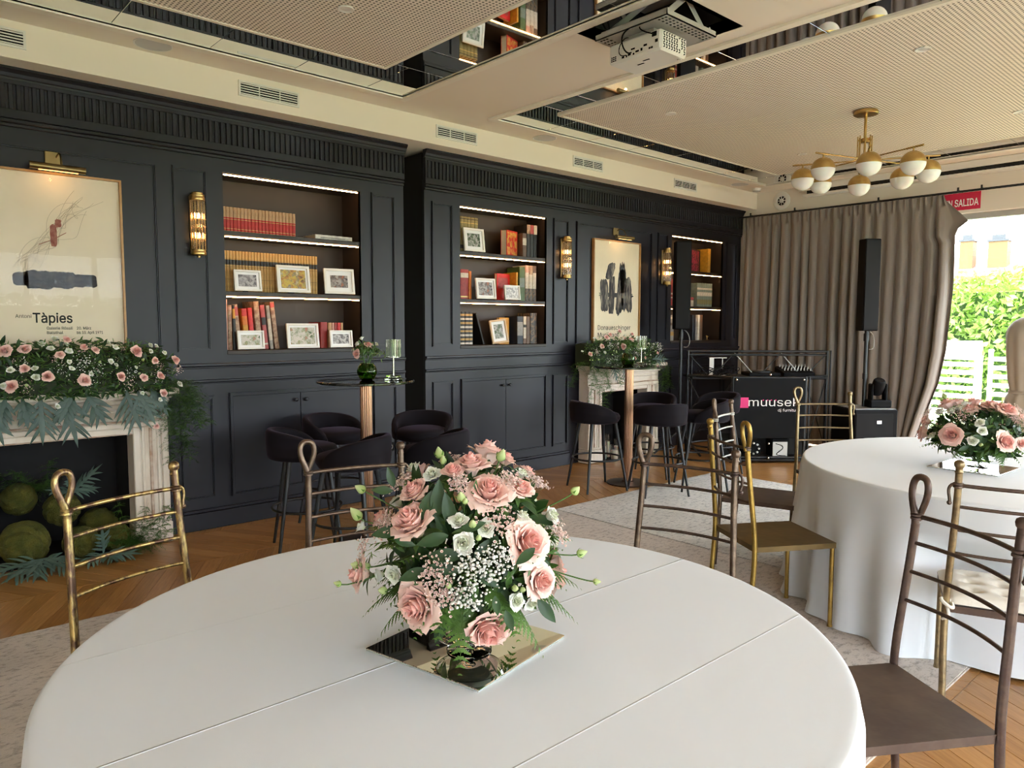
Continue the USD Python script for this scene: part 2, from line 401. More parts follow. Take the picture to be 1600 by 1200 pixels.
for d, p in near:
    c, v, f = plank_mesh(p); a = p[5] - 90; R = RZ(-a); off = np.array([r0.uniform(-9, 9), r0.uniform(-9, 9), 0])
    path = numbered(fl.path, "plank")
    g = usdkit.mesh(stage, path, (v @ R.T + off, f), L[f"oak_{r0.integers(4)}"])
    o2 = RZ(a) @ off
    g.AddTranslateOp().Set(Gf.Vec3d(c[0] - o2[0], c[1] - o2[1], 0)); g.AddRotateZOp().Set(float(a))
b = B()
for d, p in far_:
    c, v, f = plank_mesh(p); b.add(v + np.array([c[0], c[1], 0]), f)
M("plank", b, "oak_0", fl, kind="stuff")

# ceiling: plaster slab with two coffers and the projector hatch
ce = T("ceiling", None, None, kind="structure")
slab = sbox(XW, YS, XE, 5.15).difference(sbox(-2.7, .35, 3.22, 4.82)).difference(sbox(4.14, .35, 8.5, 4.78)).difference(sbox(3.30, 2.42, 3.92, 3.08))
M("slab", B().ext(slab, .06, c=(0, 0, ZC)), "plaster", ce)
M("void", B().bx(XW - .2, XE + .2, YS - .2, 6.2, 3.62, 3.7), "black_void", ce)
M("hatch_box", B().bx(3.27, 3.30, 2.4, 3.1, 3.2, 3.62).bx(3.92, 3.95, 2.4, 3.1, 3.2, 3.62).bx(3.27, 3.95, 2.39, 2.42, 3.2, 3.62).bx(3.27, 3.95, 3.08, 3.11, 3.2, 3.62), "black_matte", ce)
def rimframe(x0, x1, y0, y1, w, z0, z1):
    b = B()
    for k, (a, zz) in enumerate(((0, z0), (w * .45, z0 + (z1 - z0) * .5))):
        o = sbox(x0 - w + a, y0 - w + a, x1 + w - a, y1 + w - a); i = sbox(x0, y0, x1, y1)
        b.ext(o.difference(i), z1 - zz, c=(0, 0, zz))
    return b
for (x0, x1, yc, xp0, xp1) in ((-2.7, 3.22, 4.82, -2.2, 2.782), (4.14, 8.5, 4.78, 4.425, 7.99)):
    M("coffer_moulding", rimframe(x0, x1, .35, yc, .06, ZC - .018, ZC + .004), "plaster_white", ce)
    M("mirror_backing", B().bx(x0, x1, .35, yc, 3.207, 3.215), "mirror_edge", ce)
    yp0, yp1 = .80, 4.366
    g = .002; zm = 3.197
    for k, xs in enumerate(np.arange(x0, x1 - .02, .56)):
        xe = min(xs + .56, x1)
        for (ya, yb) in ((yp1 - .1, yc), (.35, yp0 + .1)):
            M("mirror", B().box(((xs + xe) / 2, (ya + yb) / 2, zm + .003), (xe - xs - 2 * g, yb - ya - 2 * g, .006), ch=.0015), "mirror_tile", ce)
    for ys in np.arange(yp0 + .1, yp1 - .12, .602):
        ye = min(ys + .602, yp1 - .1)
        for (xa, xb) in ((x0, xp0 + .1), (xp1 - .1, x1)):
            M("mirror", B().box(((xa + xb) / 2, (ys + ye) / 2, zm + .003), (xb - xa - 2 * g, ye - ys - 2 * g, .006), ch=.0015), "mirror_tile", ce)
    M("perforated_board", B().bx(xp0 + .012, xp1 - .012, yp0 + .012, yp1 - .012, 3.188, 3.196), "perforated", ce)
    M("board_rim", B().ext(sbox(xp0, yp0, xp1, yp1).difference(sbox(xp0 + .028, yp0 + .028, xp1 - .028, yp1 - .028)), .014, c=(0, 0, 3.183)), "plaster_white", ce)
# dropped soffit over the bookcases
M("soffit", B().bx(XW, XE, 5.15, 5.9, 2.99, 3.26), "plaster", ce)

# walls
wl = T("wall_left", None, None, kind="structure")
M("plaster_face", B().bx(XW, XE, 5.78, 5.9, 0, 3.2), "wall_paint", wl)
we = T("wall_end", None, None, kind="structure")
WY0, WY1, WZ = -3.0, 5.05, 2.68
hole = sbox(YS, 0, 5.9, 3.7).difference(sbox(WY0, .0, WY1, WZ))
YZ = np.array([[0, 0, 1], [1, 0, 0], [0, 1, 0]], float)
M("plaster_face", B().ext(hole, .22, R=YZ, c=(XE, 0, 0)), "wall_paint", we)
wb = T("wall_back", None, None, kind="structure")
M("plaster_face", B().bx(XW - .2, XW, YS - .2, 6.1, -.1, 3.7), "wall_paint", wb)
wr = T("wall_right", None, None, kind="structure")
rh = sbox(XW - .2, 0, XE + .22, 3.7)
ops = [(-2.4, .6), (1.2, 4.2), (4.8, 7.8)]
for a, c in ops: rh = rh.difference(sbox(a, .0, c, 2.68))
M("plaster_face", B().ext(rh, .22, R=XZ, c=(0, YS, 0)), "wall_paint", wr)

# glazed doors to the garden: frames and panes
def glazing(name, axis, at, a0, a1, n, z1=2.68):
    w = T(name, None, None, kind="structure")
    fr = B(); ps = np.linspace(a0, a1, n + 1)
    def put(b, u0, u1, d0, d1, z0, z1_, ch=.004):
        if axis == "x": b.bx(at + d0, at + d1, u0, u1, z0, z1_, ch)
        else: b.bx(u0, u1, at + d0, at + d1, z0, z1_, ch)
    put(fr, a0, a1, -.03, .03, 0, .07); put(fr, a0, a1, -.03, .03, z1 - .06, z1)
    for p in ps: put(fr, max(p - .035, a0), min(p + .035, a1), -.03, .03, .07, z1 - .06)
    M("window_frame", fr, "galvanised", w)
    for p, q in zip(ps[:-1], ps[1:]):
        b = B(); put(b, p + .03, q - .03, -.003, .003, .07, z1 - .06, 0); M("pane", b, "pane", w)
glazing("window_1", "x", XE + .12, WY0, WY1, 4)
for i, (a, c) in enumerate(ops): glazing(f"window_{i + 2}", "y", YS - .12, a, c, 3)

# ================================================================== PANELLED BOOKCASE WALL
def frame_xz(x0, x1, z0, z1, w, t, y, steps=2):
    """A raised moulding frame on a face at y, thickness t towards the room."""
    b = B()
    for k in range(steps):
        i = w * .42 * k; o = sbox(x0 + i * .4, z0 + i * .4, x1 - i * .4, z1 - i * .4); n = sbox(x0 + w - i * .6, z0 + w - i * .6, x1 - w + i * .6, z1 - w + i * .6)
        b.ext(o.difference(n), t * (.55 + .45 * k), R=XZ, c=(0, y, 0))
    return b
NZ0, NZ1, ND = 1.285, 2.556, .31
SH = [(1.683, 1.715), (2.116, 2.150)]      # shelf undersides and tops
DZ0, DZ1 = .215, .972
def niche(u, x0, x1):
    M("niche_back", B().bx(x0, x1, YF + ND - .01, YF + ND, NZ0, NZ1), "niche", u, world=True)
    M("niche_side", B().bx(x0 - .018, x0, YF + .004, YF + ND, NZ0 - .018, NZ1 + .018), "niche", u, world=True)
    M("niche_side", B().bx(x1, x1 + .018, YF + .004, YF + ND, NZ0 - .018, NZ1 + .018), "niche", u, world=True)
    M("niche_top", B().bx(x0, x1, YF + .004, YF + ND, NZ1, NZ1 + .018), "niche", u, world=True)
    M("niche_bottom", B().bx(x0, x1, YF - .004, YF + ND, NZ0 - .03, NZ0, .003), "niche", u, world=True)
    for a, c in SH:
        M("shelf", B().bx(x0 + .001, x1 - .001, YF + .012, YF + ND - .012, a, c, .002), "niche", u, world=True)
    for z in (NZ1 - .004, SH[1][0] - .002, SH[0][0] - .002):
        M("led_strip", B().bx(x0 + .012, x1 - .015, YF + .010, YF + .022, z - .011, z - .001), "led", u, world=True, label="glowing warm light strip")
def doors(u, x0, x1):
    M("door_moulding", frame_xz(x0, x1, DZ0 - .004, DZ1 + .006, .026, .020, YF), "navy", u, world=True)
    xm = (x0 + x1) / 2
    for s, (a, c) in enumerate(((x0 + .027, xm - .0015), (xm + .0015, x1 - .027))):
        d = M("door", B().bx(a, c, YF - .006, YF + .012, DZ0 + .024, DZ1 - .022, .002), "navy", u, world=True)
        kx = c - .042 if s == 0 else a + .042
        M("knob", B().lathe([(0, 0), (.006, 0), (.006, .012), (.014, .016), (.015, .023), (.010, .028), (0, .029)], 14, c=(kx, YF - .006, .895), R=RX(90)), "black_metal", d, smooth=40, world=True)
def unit(label, x0, x1, niches, pil, centre, skip):
    u = T("bookcase_wall", label, "built-in bookcase", ((x0 + x1) / 2, YF, 0))
    fa = sbox(x0, .0, x1, 2.74)
    for a, c in niches: fa = fa.difference(sbox(a, NZ0, c, NZ1)).difference(sbox(a + .027, DZ0 + .024, c - .027, DZ1 - .022))
    for c in centre: fa = fa.difference(sbox(c - .40, 0, c + .40, .78))
    M("face_panel", B().ext(fa, .03, R=XZ, c=(0, YF + .03, 0)), "navy", u, world=True)
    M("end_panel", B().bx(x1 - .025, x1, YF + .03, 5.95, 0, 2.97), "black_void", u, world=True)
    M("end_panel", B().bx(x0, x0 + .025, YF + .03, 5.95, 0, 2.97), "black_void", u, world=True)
    for a, c in niches: niche(u, a, c); doors(u, a, c)
    for a, c in pil:
        M("panel_moulding", frame_xz(a, c, 1.28, 2.562, .028, .016, YF), "navy", u, world=True)
        M("panel_moulding", frame_xz(a, c, .215, .965, .026, .016, YF), "navy", u, world=True)
    for c in centre:
        M("panel_moulding", frame_xz(c - .645, c + .645, 1.28, 2.562, .03, .018, YF), "navy", u, world=True)
        M("firebox", B().bx(c - .42, c - .40, YF, 5.74, 0, .8).bx(c + .40, c + .42, YF, 5.74, 0, .8).bx(c - .42, c + .42, 5.72, 5.74, 0, .8).bx(c - .42, c + .42, YF + .01, 5.74, .78, .8).bx(c - .40, c + .40, YF - .16, 5.73, .0005, .006), "firebox", u, world=True)
    segs = []; a = x0
    for s in skip: segs.append((a, s[0])); a = s[1]
    segs.append((a, x1))
    for a, c in segs:
        if c - a < .05: continue
        for z, w, t in ((1.187, .022, .022), (1.168, .014, .012), (1.072, .018, .016), (1.056, .01, .008)):
            M("rail", B().bx(a, c, YF - t, YF, z - w / 2, z + w / 2, .004), "navy", u, world=True)
        M("baseboard", B().bx(a, c, YF - .022, YF, .0, .125, .003).bx(a, c, YF - .014, YF, .125, .150, .005), "navy", u, world=True)
    M("rail", B().bx(x0, x1, YF - .024, YF, 2.672, 2.698, .006).bx(x0, x1, YF - .014, YF, 2.650, 2.672, .004), "navy", u, world=True)
    # fluted frieze: raised ribs between round-ended grooves
    b = B().bx(x0, x1, YF - .012, YF + .02, 2.70, 2.925); n = int((x1 - x0) / .0402); p = (x1 - x0) / n
    b.bx(x0, x1, YF - .024, YF - .012, 2.70, 2.752, .002).bx(x0, x1, YF - .024, YF - .012, 2.898, 2.925, .002)
    for k in range(n + 1):
        b.bx(max(x0 + k * p - p * .31, x0), min(x0 + k * p + p * .31, x1), YF - .024, YF - .012, 2.75, 2.90, .003)
    M("fluted_frieze", b, "navy", u, world=True)
    pr = [(0, 0), (.028, 0), (.030, .010), (.036, .016), (.044, .034), (.056, .048), (.062, .054), (.062, .076), (0, .076)]
    poly = Polygon([(-q[0], q[1]) for q in pr])
    RYZ = np.array([[0, 0, 1], [1, 0, 0], [0, 1, 0]], float)
    M("cornice", B().ext(poly, x1 - x0 + .02, R=RYZ, c=(x0 - .01, YF + .0, 2.922)), "navy", u, world=True)
    return u
NL, NR, NF = (2.05, 3.166), (4.195, 5.302), (7.415, 8.53)
unit("dark navy panelled bookcase wall with fireplace, nearer of the two, left of the narrow dark gap", XW, 3.585, [NL], [(1.705, 1.945), (3.265, 3.50), (.0, .24)], [.97], [(.24, 1.70)])
unit("dark navy panelled bookcase wall with two lit niches, running from the dark gap to the grey curtain", 3.80, XE - .002, [NR, NF], [(3.875, 4.115), (5.395, 5.625), (7.13, 7.335), (8.60, 8.85)], [6.38], [(5.65, 7.1)])
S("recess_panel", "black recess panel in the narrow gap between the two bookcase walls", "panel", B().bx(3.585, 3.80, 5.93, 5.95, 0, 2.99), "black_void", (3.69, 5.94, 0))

# ================================================================== RUGS
def rug(label, x0, x1, y0, y1, mat):
    n = 60; b = B()
    o = sbox(x0, y0, x1, y1).buffer(-.012).buffer(.012)
    b.ext(o, .009)
    b.ext(o.buffer(-.006), .003, c=(0, 0, .009))
    S("rug", label, "rug", b, mat, ((x0 + x1) / 2, (y0 + y1) / 2, 0))
rug("faded beige distressed rug under the front round table, reaching left of it", -1.8, 4.122, .96, 4.07, "rug_beige")
rug("pale grey distressed rug beyond the front table, under the right-hand bar stools", 4.130, 6.40, .96, 4.07, "rug_grey")

# ================================================================== ROUND TABLES AND CLOTHS
FT, RT = np.array([1.044, 1.344]), np.array([4.46, 1.02])
def round_table(label, c, r):
    t = T("round_table", label, "table", (c[0], c[1], .012 if c[0] < 2 else 0))
    M("tabletop", B().lathe([(0, .700), (r - .01, .700), (r, .706), (r, .724), (r - .006, .730), (0, .730)], 48), "old_wood", t, smooth=30)
    for k in range(4):
        a = math.radians(45 + 90 * k); q = np.array([math.cos(a), math.sin(a), 0]) * r * .62
        M("leg", B().cyl(q + [0, 0, .012], q * .95 + [0, 0, .714], .017, n=10), "black_metal", t)
def cloth_mesh(R, seed, folds, amp, nth=360, top=.7465, dents=()):
    g = np.random.default_rng(seed); th = np.arange(nth) / nth * 2 * math.pi
    f = np.zeros(nth)
    for k in range(folds - 6, folds + 7):
        f += g.normal() * np.cos(k * th + g.uniform(0, 6.28))
    f /= f.std(); f = np.clip(f, -1.3, 2.4)
    f2 = sum(g.normal() * np.cos(k * th + g.uniform(0, 6.28)) for k in range(3, 12)); f2 /= f2.std()
    rings = []
    for r in np.r_[np.linspace(0.001, R - .03, 14), R - .018]:
        rings.append((np.full(nth, r), np.full(nth, top)))
    for a in np.radians([15, 35, 55, 75, 90]):
        rings.append((np.full(nth, R - .012 + .012 * math.sin(a)), np.full(nth, top - .012 + .012 * math.cos(a))))
    H = top - .012
    for u in np.linspace(.04, 1, 26):
        z = H * (1 - u) + .016 * u
        A = amp * min(1, u * 1.6) ** 1.1
        r = R + .003 + A * (f * .62 + .85 + .25 * f2 * u) * (.55 + .45 * u)
        w = np.sin(5 * u + f2) * .004
        for da, dr in dents:                 # pushed in by a chair seat
            e = np.abs((th - da + math.pi) % (2 * math.pi) - math.pi); k = np.clip((.36 - e) / .12, 0, 1) * min(1, max(0, (.60 - z.max() if hasattr(z, 'max') else .60 - z) / .14)); r = r - np.maximum(r - dr, 0) * k; w = w * (1 - k)
        if u > .93: r = r + (u - .93) / .07 * .007 * (1 + f * .4)
        rings.append((r + w, np.maximum(z + (u > .9) * .006 * f2 * (u - .9) * 10, .014)))
    P = np.stack([np.stack([r * np.cos(th), r * np.sin(th), z], -1) for r, z in rings])
    P = np.concatenate([P, P[:, :1]], 1)
    b = B(); b.grid(P)
    v, fc = b.m()
    m = trimesh.Trimesh(v, fc, process=False); m.merge_vertices()
    return np.array(m.vertices), np.array(m.faces)[:, ::-1]
# the front cloth keeps the sharp creases of its folding
raw("cloth_creased", {"g": ("geometry", {}), "s": ("separate_xyz", {}), "c": ("math", dict(math_type="subtract", value2=1.311)), "a1": ("math", dict(math_type="absolute")), "r1": ("map_range", dict(from_min=0, from_max=.0035, to_min=1, to_max=0, clamp=True)),
                      "c2": ("math", dict(math_type="subtract", value2=.455)), "a2": ("math", dict(math_type="absolute")), "r2": ("map_range", dict(from_min=0, from_max=.0030, to_min=.3, to_max=0, clamp=True)),
                      "n": ("noise_texture", dict(scale=2.2, detail=3, distortion=.3)), "nm": ("math", dict(math_type="multiply", value2=.9)), "ad": ("math", dict(math_type="add")), "ad2": ("math", dict(math_type="add")), "b": ("bump", dict(strength=.6, distance=.006)),
                      "w": ("noise_texture", dict(scale=700, detail=2)), "b2": ("bump", dict(strength=.08, distance=.002)), "p": ("principled_bsdf", dict(base_color=(.68, .70, .725), roughness=.85, sheen_weight=.15))},
    [("g.position", "s.vector"), ("s.y", "c.value1"), ("c.value", "a1.value1"), ("a1.value", "r1.value"), ("a1.value", "c2.value1"), ("c2.value", "a2.value1"), ("a2.value", "r2.value"),
     ("g.position", "n.vector"), ("n.fac", "nm.value1"), ("r1.result", "ad.value1"), ("r2.result", "ad.value2"), ("ad.value", "ad2.value1"), ("nm.value", "ad2.value2"), ("ad2.value", "b.height"), ("g.position", "w.vector"), ("w.fac", "b2.height"), ("b.normal", "b2.normal"), ("b2.normal", "p.normal")], "p.BSDF")
round_table("round table hidden under the front white cloth, only its shape showing", FT, .845)
round_table("round table hidden under the right-hand white cloth, only its shape showing", RT, 1.045)
S("tablecloth", "white cloth with sharp fold creases filling the foreground round table", "tablecloth", cloth_mesh(.864, 4, 26, .022, dents=((math.atan2(1.208, -.385), .828), (math.atan2(1.159, .411), .79))), "cloth_creased", (FT[0], FT[1], 0), smooth=True, world=False)
S("tablecloth", "white floor-length cloth with soft folds on the round table at right", "tablecloth", cloth_mesh(1.06, 11, 22, .040, dents=((math.atan2(-.295, -1.363), .95),)), "cloth", (RT[0], RT[1], 0), smooth=True, world=False)

# ================================================================== IRON CHAIRS
def chair(label, x, y, h, rod, bar, seat, cushion=False, group="loop-backed iron chairs"):
    t = T("iron_chair", label, "chair", (x, y, .012 if y > .96 else 0), h, group)
    w, d, zs, ws = .373, .421, .426, .41
    lean = lambda z: -.05 * (z - zs) / .5
    for s, nm in ((-1, "loop"), (1, "ball")):
        yo = lambda z: s * (ws / 2 + (w - ws) / 2 * max(0, z - .40) / .45)
        P = [(-.028, s * ws / 2, .012), (-.016, s * ws / 2, .20), (-.004, s * ws / 2, zs - .04), (lean(.50), yo(.50), .50), (lean(.62), yo(.62), .62)]
        if s > 0:
            P += [(lean(.80), yo(.80), .80), (lean(.962), s * w / 2, .962)]
            pl = M("back_post", B().tube(spline(P, 26), np.linspace(.0125, .0125, 26), 10), rod, t, smooth=50)
            zc = .968
            M("ball_finial", B().lathe([(.012, -.03), (.015, -.026), (.012, -.02), (.012, -.012), (.017, -.006), (.0185, .004), (.016, .013), (.008, .018), (0, .019)], 14, c=(lean(zc), s * w / 2, zc)), rod, pl, smooth=50)
        else:
            P += [(lean(.80), yo(.80), .80), (lean(.87), s * w / 2, .872)]
            pl = M("back_post", B().tube(spline(P, 26), .0125, 10), rod, t, smooth=50)
            yy = s * w / 2; q = [(.0, 0, .862), (.004, -.003, .895), (.006, -.021, .945), (.004, -.0275, .982), (.002, -.017, 1.008), (0, 0, 1.013), (-.002, .017, 1.008), (-.004, .0275, .982), (-.007, .021, .945), (-.010, .004, .905), (-.011, -.006, .880)]
            q = [(a + lean(c), yy + b_, c) for a, b_, c in q]
            M("loop_finial", B().tube(spline(q, 44), np.linspace(.0115, .0095, 44), 10), rod, pl, smooth=50)
    for k, z in enumerate((.893, .812, .723, .633)):
        u = np.linspace(-1, 1, 13); e = 1 if k else 1.045
        P = np.stack([lean(z) - .030 * (1 - u ** 2), u * w / 2 * e, np.full(13, z)], -1)
        M("back_rod", B().tube(P, .0072 if k == 0 else .0062, 8), bar, t, smooth=50)
    for s in (-1, 1):
        c = np.array([lean(.893), s * w / 2, .893])
        M("collar", B().lathe([(.012, -.011), (.018, -.008), (.0175, -.002), (.0145, 0), (.0175, .002), (.018, .008), (.012, .011)], 14, c=c), bar, t, smooth=40)
    c = np.array([lean(.89), w / 2 + .017, .885])
    M("drop", B().tube(spline([c + [0, -.004, .012], c + [0, .010, 0], c + [0, .012, -.025], c + [.002, .008, -.055]], 10), .0055, 8).ball(c + [.002, .009, -.06], .0088, 1), bar, t, smooth=50)
    b = B(); b.ext(sbox(-.004, -ws / 2, d, ws / 2).buffer(-.008).buffer(.008), .004, c=(0, 0, zs - .004)).bx(0, d - .004, -ws / 2 + .002, -ws / 2 + .006, zs - .026, zs - .003).bx(0, d - .004, ws / 2 - .006, ws / 2 - .002, zs - .026, zs - .003).bx(d - .008, d - .002, -ws / 2 + .003, ws / 2 - .003, zs - .026, zs - .003).bx(-.002, .004, -ws / 2 + .003, ws / 2 - .003, zs - .026, zs - .003)
    M("seat", b, seat, t)
    for s in (-1, 1):
        M("front_leg", B().tube([(d - .014, s * (ws / 2 - .014), .012), (d - .015, s * (ws / 2 - .014), zs - .004)], .0105, 8).lathe([(0, 0), (.0125, 0), (.0125, .01), (0, .012)], 10, c=(d - .014, s * (ws / 2 - .014), .012)), rod, t, smooth=50)
    if cushion:
        n = 25; u = np.linspace(-1, 1, n); U, V = np.meshgrid(u, u, indexing="ij")
        edge = np.clip((1 - np.abs(U) ** 6) * (1 - np.abs(V) ** 6), 0, 1) ** .5
        tuft = sum(np.exp(-((U - a) ** 2 + (V - c_) ** 2) / .012) for a in (-.5, 0, .5) for c_ in (-.5, 0, .5))
        Z = .004 + .036 * edge - .024 * np.clip(tuft, 0, 1) * edge
        top = np.stack([d / 2 + U * .20, V * .205, zs + Z], -1); bot = np.stack([d / 2 + U * .20, V * .205, zs + .002 - 0 * Z], -1)
        q = T("seat_cushion", "cream buttoned seat cushion tied to the chair at the right edge", "cushion", (x, y, 0), h)
        M("pad", B().grid(top).grid(bot, True), "cushion", q, smooth=60)
        for a in (-.5, 0, .5):
            for c_ in (-.5, 0, .5):
                M("button", B().ball((d / 2 + a * .2, c_ * .205, zs + .019), .008, 1, (1, 1, .5)), "cushion", q, smooth=True)
        for s in (-1, 1):
            M("tie", B().tube(spline([(.012, s * .19, zs + .015), (-.012, s * .205, zs + .012), (-.026, s * .20, zs - .004), (-.02, s * .215, zs - .05)], 12), .006, 6).tube(spline([(.01, s * .195, zs + .012), (-.03, s * .215, zs + .02), (-.035, s * .19, zs + .004), (-.005, s * .185, zs + .01)], 12), .007, 6), "cushion", q, smooth=True)
    return t
chair("worn bright gold iron chair beside the left fireplace, at the front table", .659, 2.552, 288.3, "gold_rod", "gold_rod", "seat_gold")
chair("brown iron chair behind the rose centrepiece, in front of the left bar stools", 1.455, 2.503, 255.7, "bronze_rod", "bronze_rod", "seat_bronze")
chair("dark grey-brown iron chair behind the front table, before the yellow-gold chair", 2.405, 1.667, 193.9, "bronze_rod", "bronze_dark", "seat_bronze")
chair("yellow-gold iron chair with a bare ochre seat, seen from behind at the right table", 3.209, 1.918, 328.6, "gold_brush", "seat_bronze", "seat_gold")
chair("dark iron chair with pale shining back rods, just beyond the yellow-gold chair", 4.064, 2.472, 286.9, "bronze_rod", "galvanised", "seat_bronze")
chair("dull gilt iron chair behind the right table, before the sign panel", 5.204, 2.403, 226.2, "gilt_rod", "gilt_rod", "seat_bronze")
chair("large dark brown iron chair nearest the camera, bare metal seat tucked to the front cloth", 2.256, .684, 147.3, "bronze_dark", "bronze_dark", "seat_bronze")
chair("gilt iron chair with a cream seat cushion at the right edge", 3.097, .725, 21.8, "gilt_rod", "seat_bronze", "seat_bronze", True)

# ================================================================== BAR TABLES, STOOLS
def bar_table(label, x, y):
    t = T("bar_table", label, "bar table", (x, y, 0), 0, "round bar tables")
    M("base", B().lathe([(0, 0), (.198, 0), (.20, .006), (.196, .012), (.06, .022), (.05, .03), (0, .03)], 48), "copper_dark", t, smooth=30)
    th = np.linspace(0, 2 * math.pi, 145)[:-1]; r = .0405 - .0035 * np.abs(np.cos(th * 9)) ** 3
    M("fluted_column", B().ext(Polygon(np.stack([r * np.cos(th), r * np.sin(th)], -1)), 1.055, c=(0, 0, .026)), "copper", t, smooth=40)
    M("collar", B().lathe([(.03, 1.068), (.07, 1.076), (.075, 1.082), (0, 1.083)], 32), "black_metal", t, smooth=30)
    M("glass_top", B().lathe([(0, 1.083), (.322, 1.083), (.327, 1.087), (.327, 1.096), (.322, 1.10), (0, 1.10)], 64), "black_glass", t, smooth=30)
bar_table("copper-stemmed bar table with black glass top before the left bookcase", 2.60, 4.37)
bar_table("copper-stemmed bar table with black glass top before the far fireplace", 5.37, 4.34)

def stool_proto(label, x, y, h):
    t = T("bar_stool", label, "bar stool", (x, y, 0), h, "black velvet bar stools")
    M("seat", B().lathe([(0, .60), (.15, .60), (.185, .612), (.202, .64), (.203, .662), (.19, .684), (.15, .697), (.07, .702), (0, .703)], 40), "velvet", t, smooth=60)
    n, k = 41, 14; rows = []
    for a in np.linspace(-118, 118, n):
        q = 1 - (abs(a) / 118) ** 2.6; zt = .655 + .150 * max(q, 0) ** .75; zb = .612; ra = .197 + .022 * max(q, 0); th = .018 + .010 * max(q, 0)
        c = math.radians(180 + a); zm, hh = (zt + zb) / 2, (zt - zb) / 2; ring = []
        for u in np.arange(k) / k * 2 * math.pi:
            su, cu_ = math.sin(u), math.cos(u)
            dz = np.sign(su) * abs(su) ** .55 * hh; dr = np.sign(cu_) * abs(cu_) ** .55 * th
            rr = ra + dr + .05 * (dz + hh) * max(q, 0)
            ring.append((rr * math.cos(c), rr * math.sin(c), zm + dz))
        rows.append(ring)
    rows = np.array(rows); rows = np.concatenate([rows, rows[:, :1]], 1)
    b = B(); b.grid(rows)
    for e, ring in ((0, rows[0]), (1, rows[-1])):
        v = np.vstack([ring[:-1], ring[:-1].mean(0)]); f = [[i, (i + 1) % k, k] for i in range(k)]; b.add(v, np.array(f)[:, ::(1 if e == 0 else -1)])
    M("backrest", b, "velvet", t, smooth=60)
    for sx in (-1, 1):
        for sy in (-1, 1):
            M("leg", B().tube([(sx * .20, sy * .20, 0), (sx * .118, sy * .118, .605)], [.0095, .0165], 12), "black_metal", t, smooth=50)
    th = np.arange(40) / 40 * 2 * math.pi
    M("footrest", B().tube(np.stack([.222 * np.cos(th), .222 * np.sin(th), np.full(40, .285)], -1), .0085, 8, closed=True), "black_metal", t, smooth=True)
    return t
st0 = stool_proto("black velvet bar stool left of the far copper-stemmed bar table, by the fireplace leg", 4.99, 4.39, -20)
for lab, x, y, h in [
    ("black velvet bar stool in front of the far copper-stemmed table, seen from behind", 5.215, 3.88, 60),
    ("black velvet bar stool right of the far copper-stemmed table, its back to the sign panel", 5.67, 3.75, 135),
    ("black velvet bar stool behind the far copper-stemmed table, facing the camera", 5.86, 4.45, 205),
    ("black velvet bar stool half hidden behind the dark chair with pale rods", 6.42, 4.10, 165),
    ("black velvet bar stool leftmost of all, its back to the left fireplace", 2.20, 4.46, -20),
    ("black velvet bar stool against the left bookcase doors, behind the leftmost stool", 2.68, 4.93, -75),
    ("black velvet bar stool just behind the brown chair, in front of the left bar table", 2.22, 3.93, 128),
    ("black velvet bar stool before the dark gap between the bookcases, facing the camera", 3.22, 4.60, 228),
    ("black velvet bar stool behind the top rose, right of the left bar table", 2.72, 3.80, 122)]:
    dup(st0, lab, (x, y, .012 if y < 4.0 and x < 6.4 else 0), h)

def crystal_lamp(label, x, y):
    t = T("table_lamp", label, "table lamp", (x, y, 1.10), 0, "crystal table lamps")
    M("base", B().box((0, 0, .008), (.088, .088, .016), RZ(20), .003).box((0, 0, .026), (.074, .074, .016), RZ(20), .003), "glass_clear", t)
    M("stem", B().cyl((0, 0, .034), (0, 0, .17), .0065, n=12), "chrome", t, smooth=40)
    th = np.linspace(0, 2 * math.pi, 97)[:-1]; r = .048 + .002 * np.cos(th * 24); o = np.stack([r * np.cos(th), r * np.sin(th)], -1)
    M("shade", B().ext(Polygon(o, [o[::-1] * .90]), .118, c=(0, 0, .158)), "glass_clear", t)
    M("cap", B().lathe([(0, .154), (.046, .154), (.046, .159), (0, .159)], 32), "chrome", t)
    return t
crystal_lamp("clear crystal table lamp on the left bar table", 2.735, 4.235)
crystal_lamp("clear crystal table lamp on the far bar table, before the far mantel flowers", 5.505, 4.31)

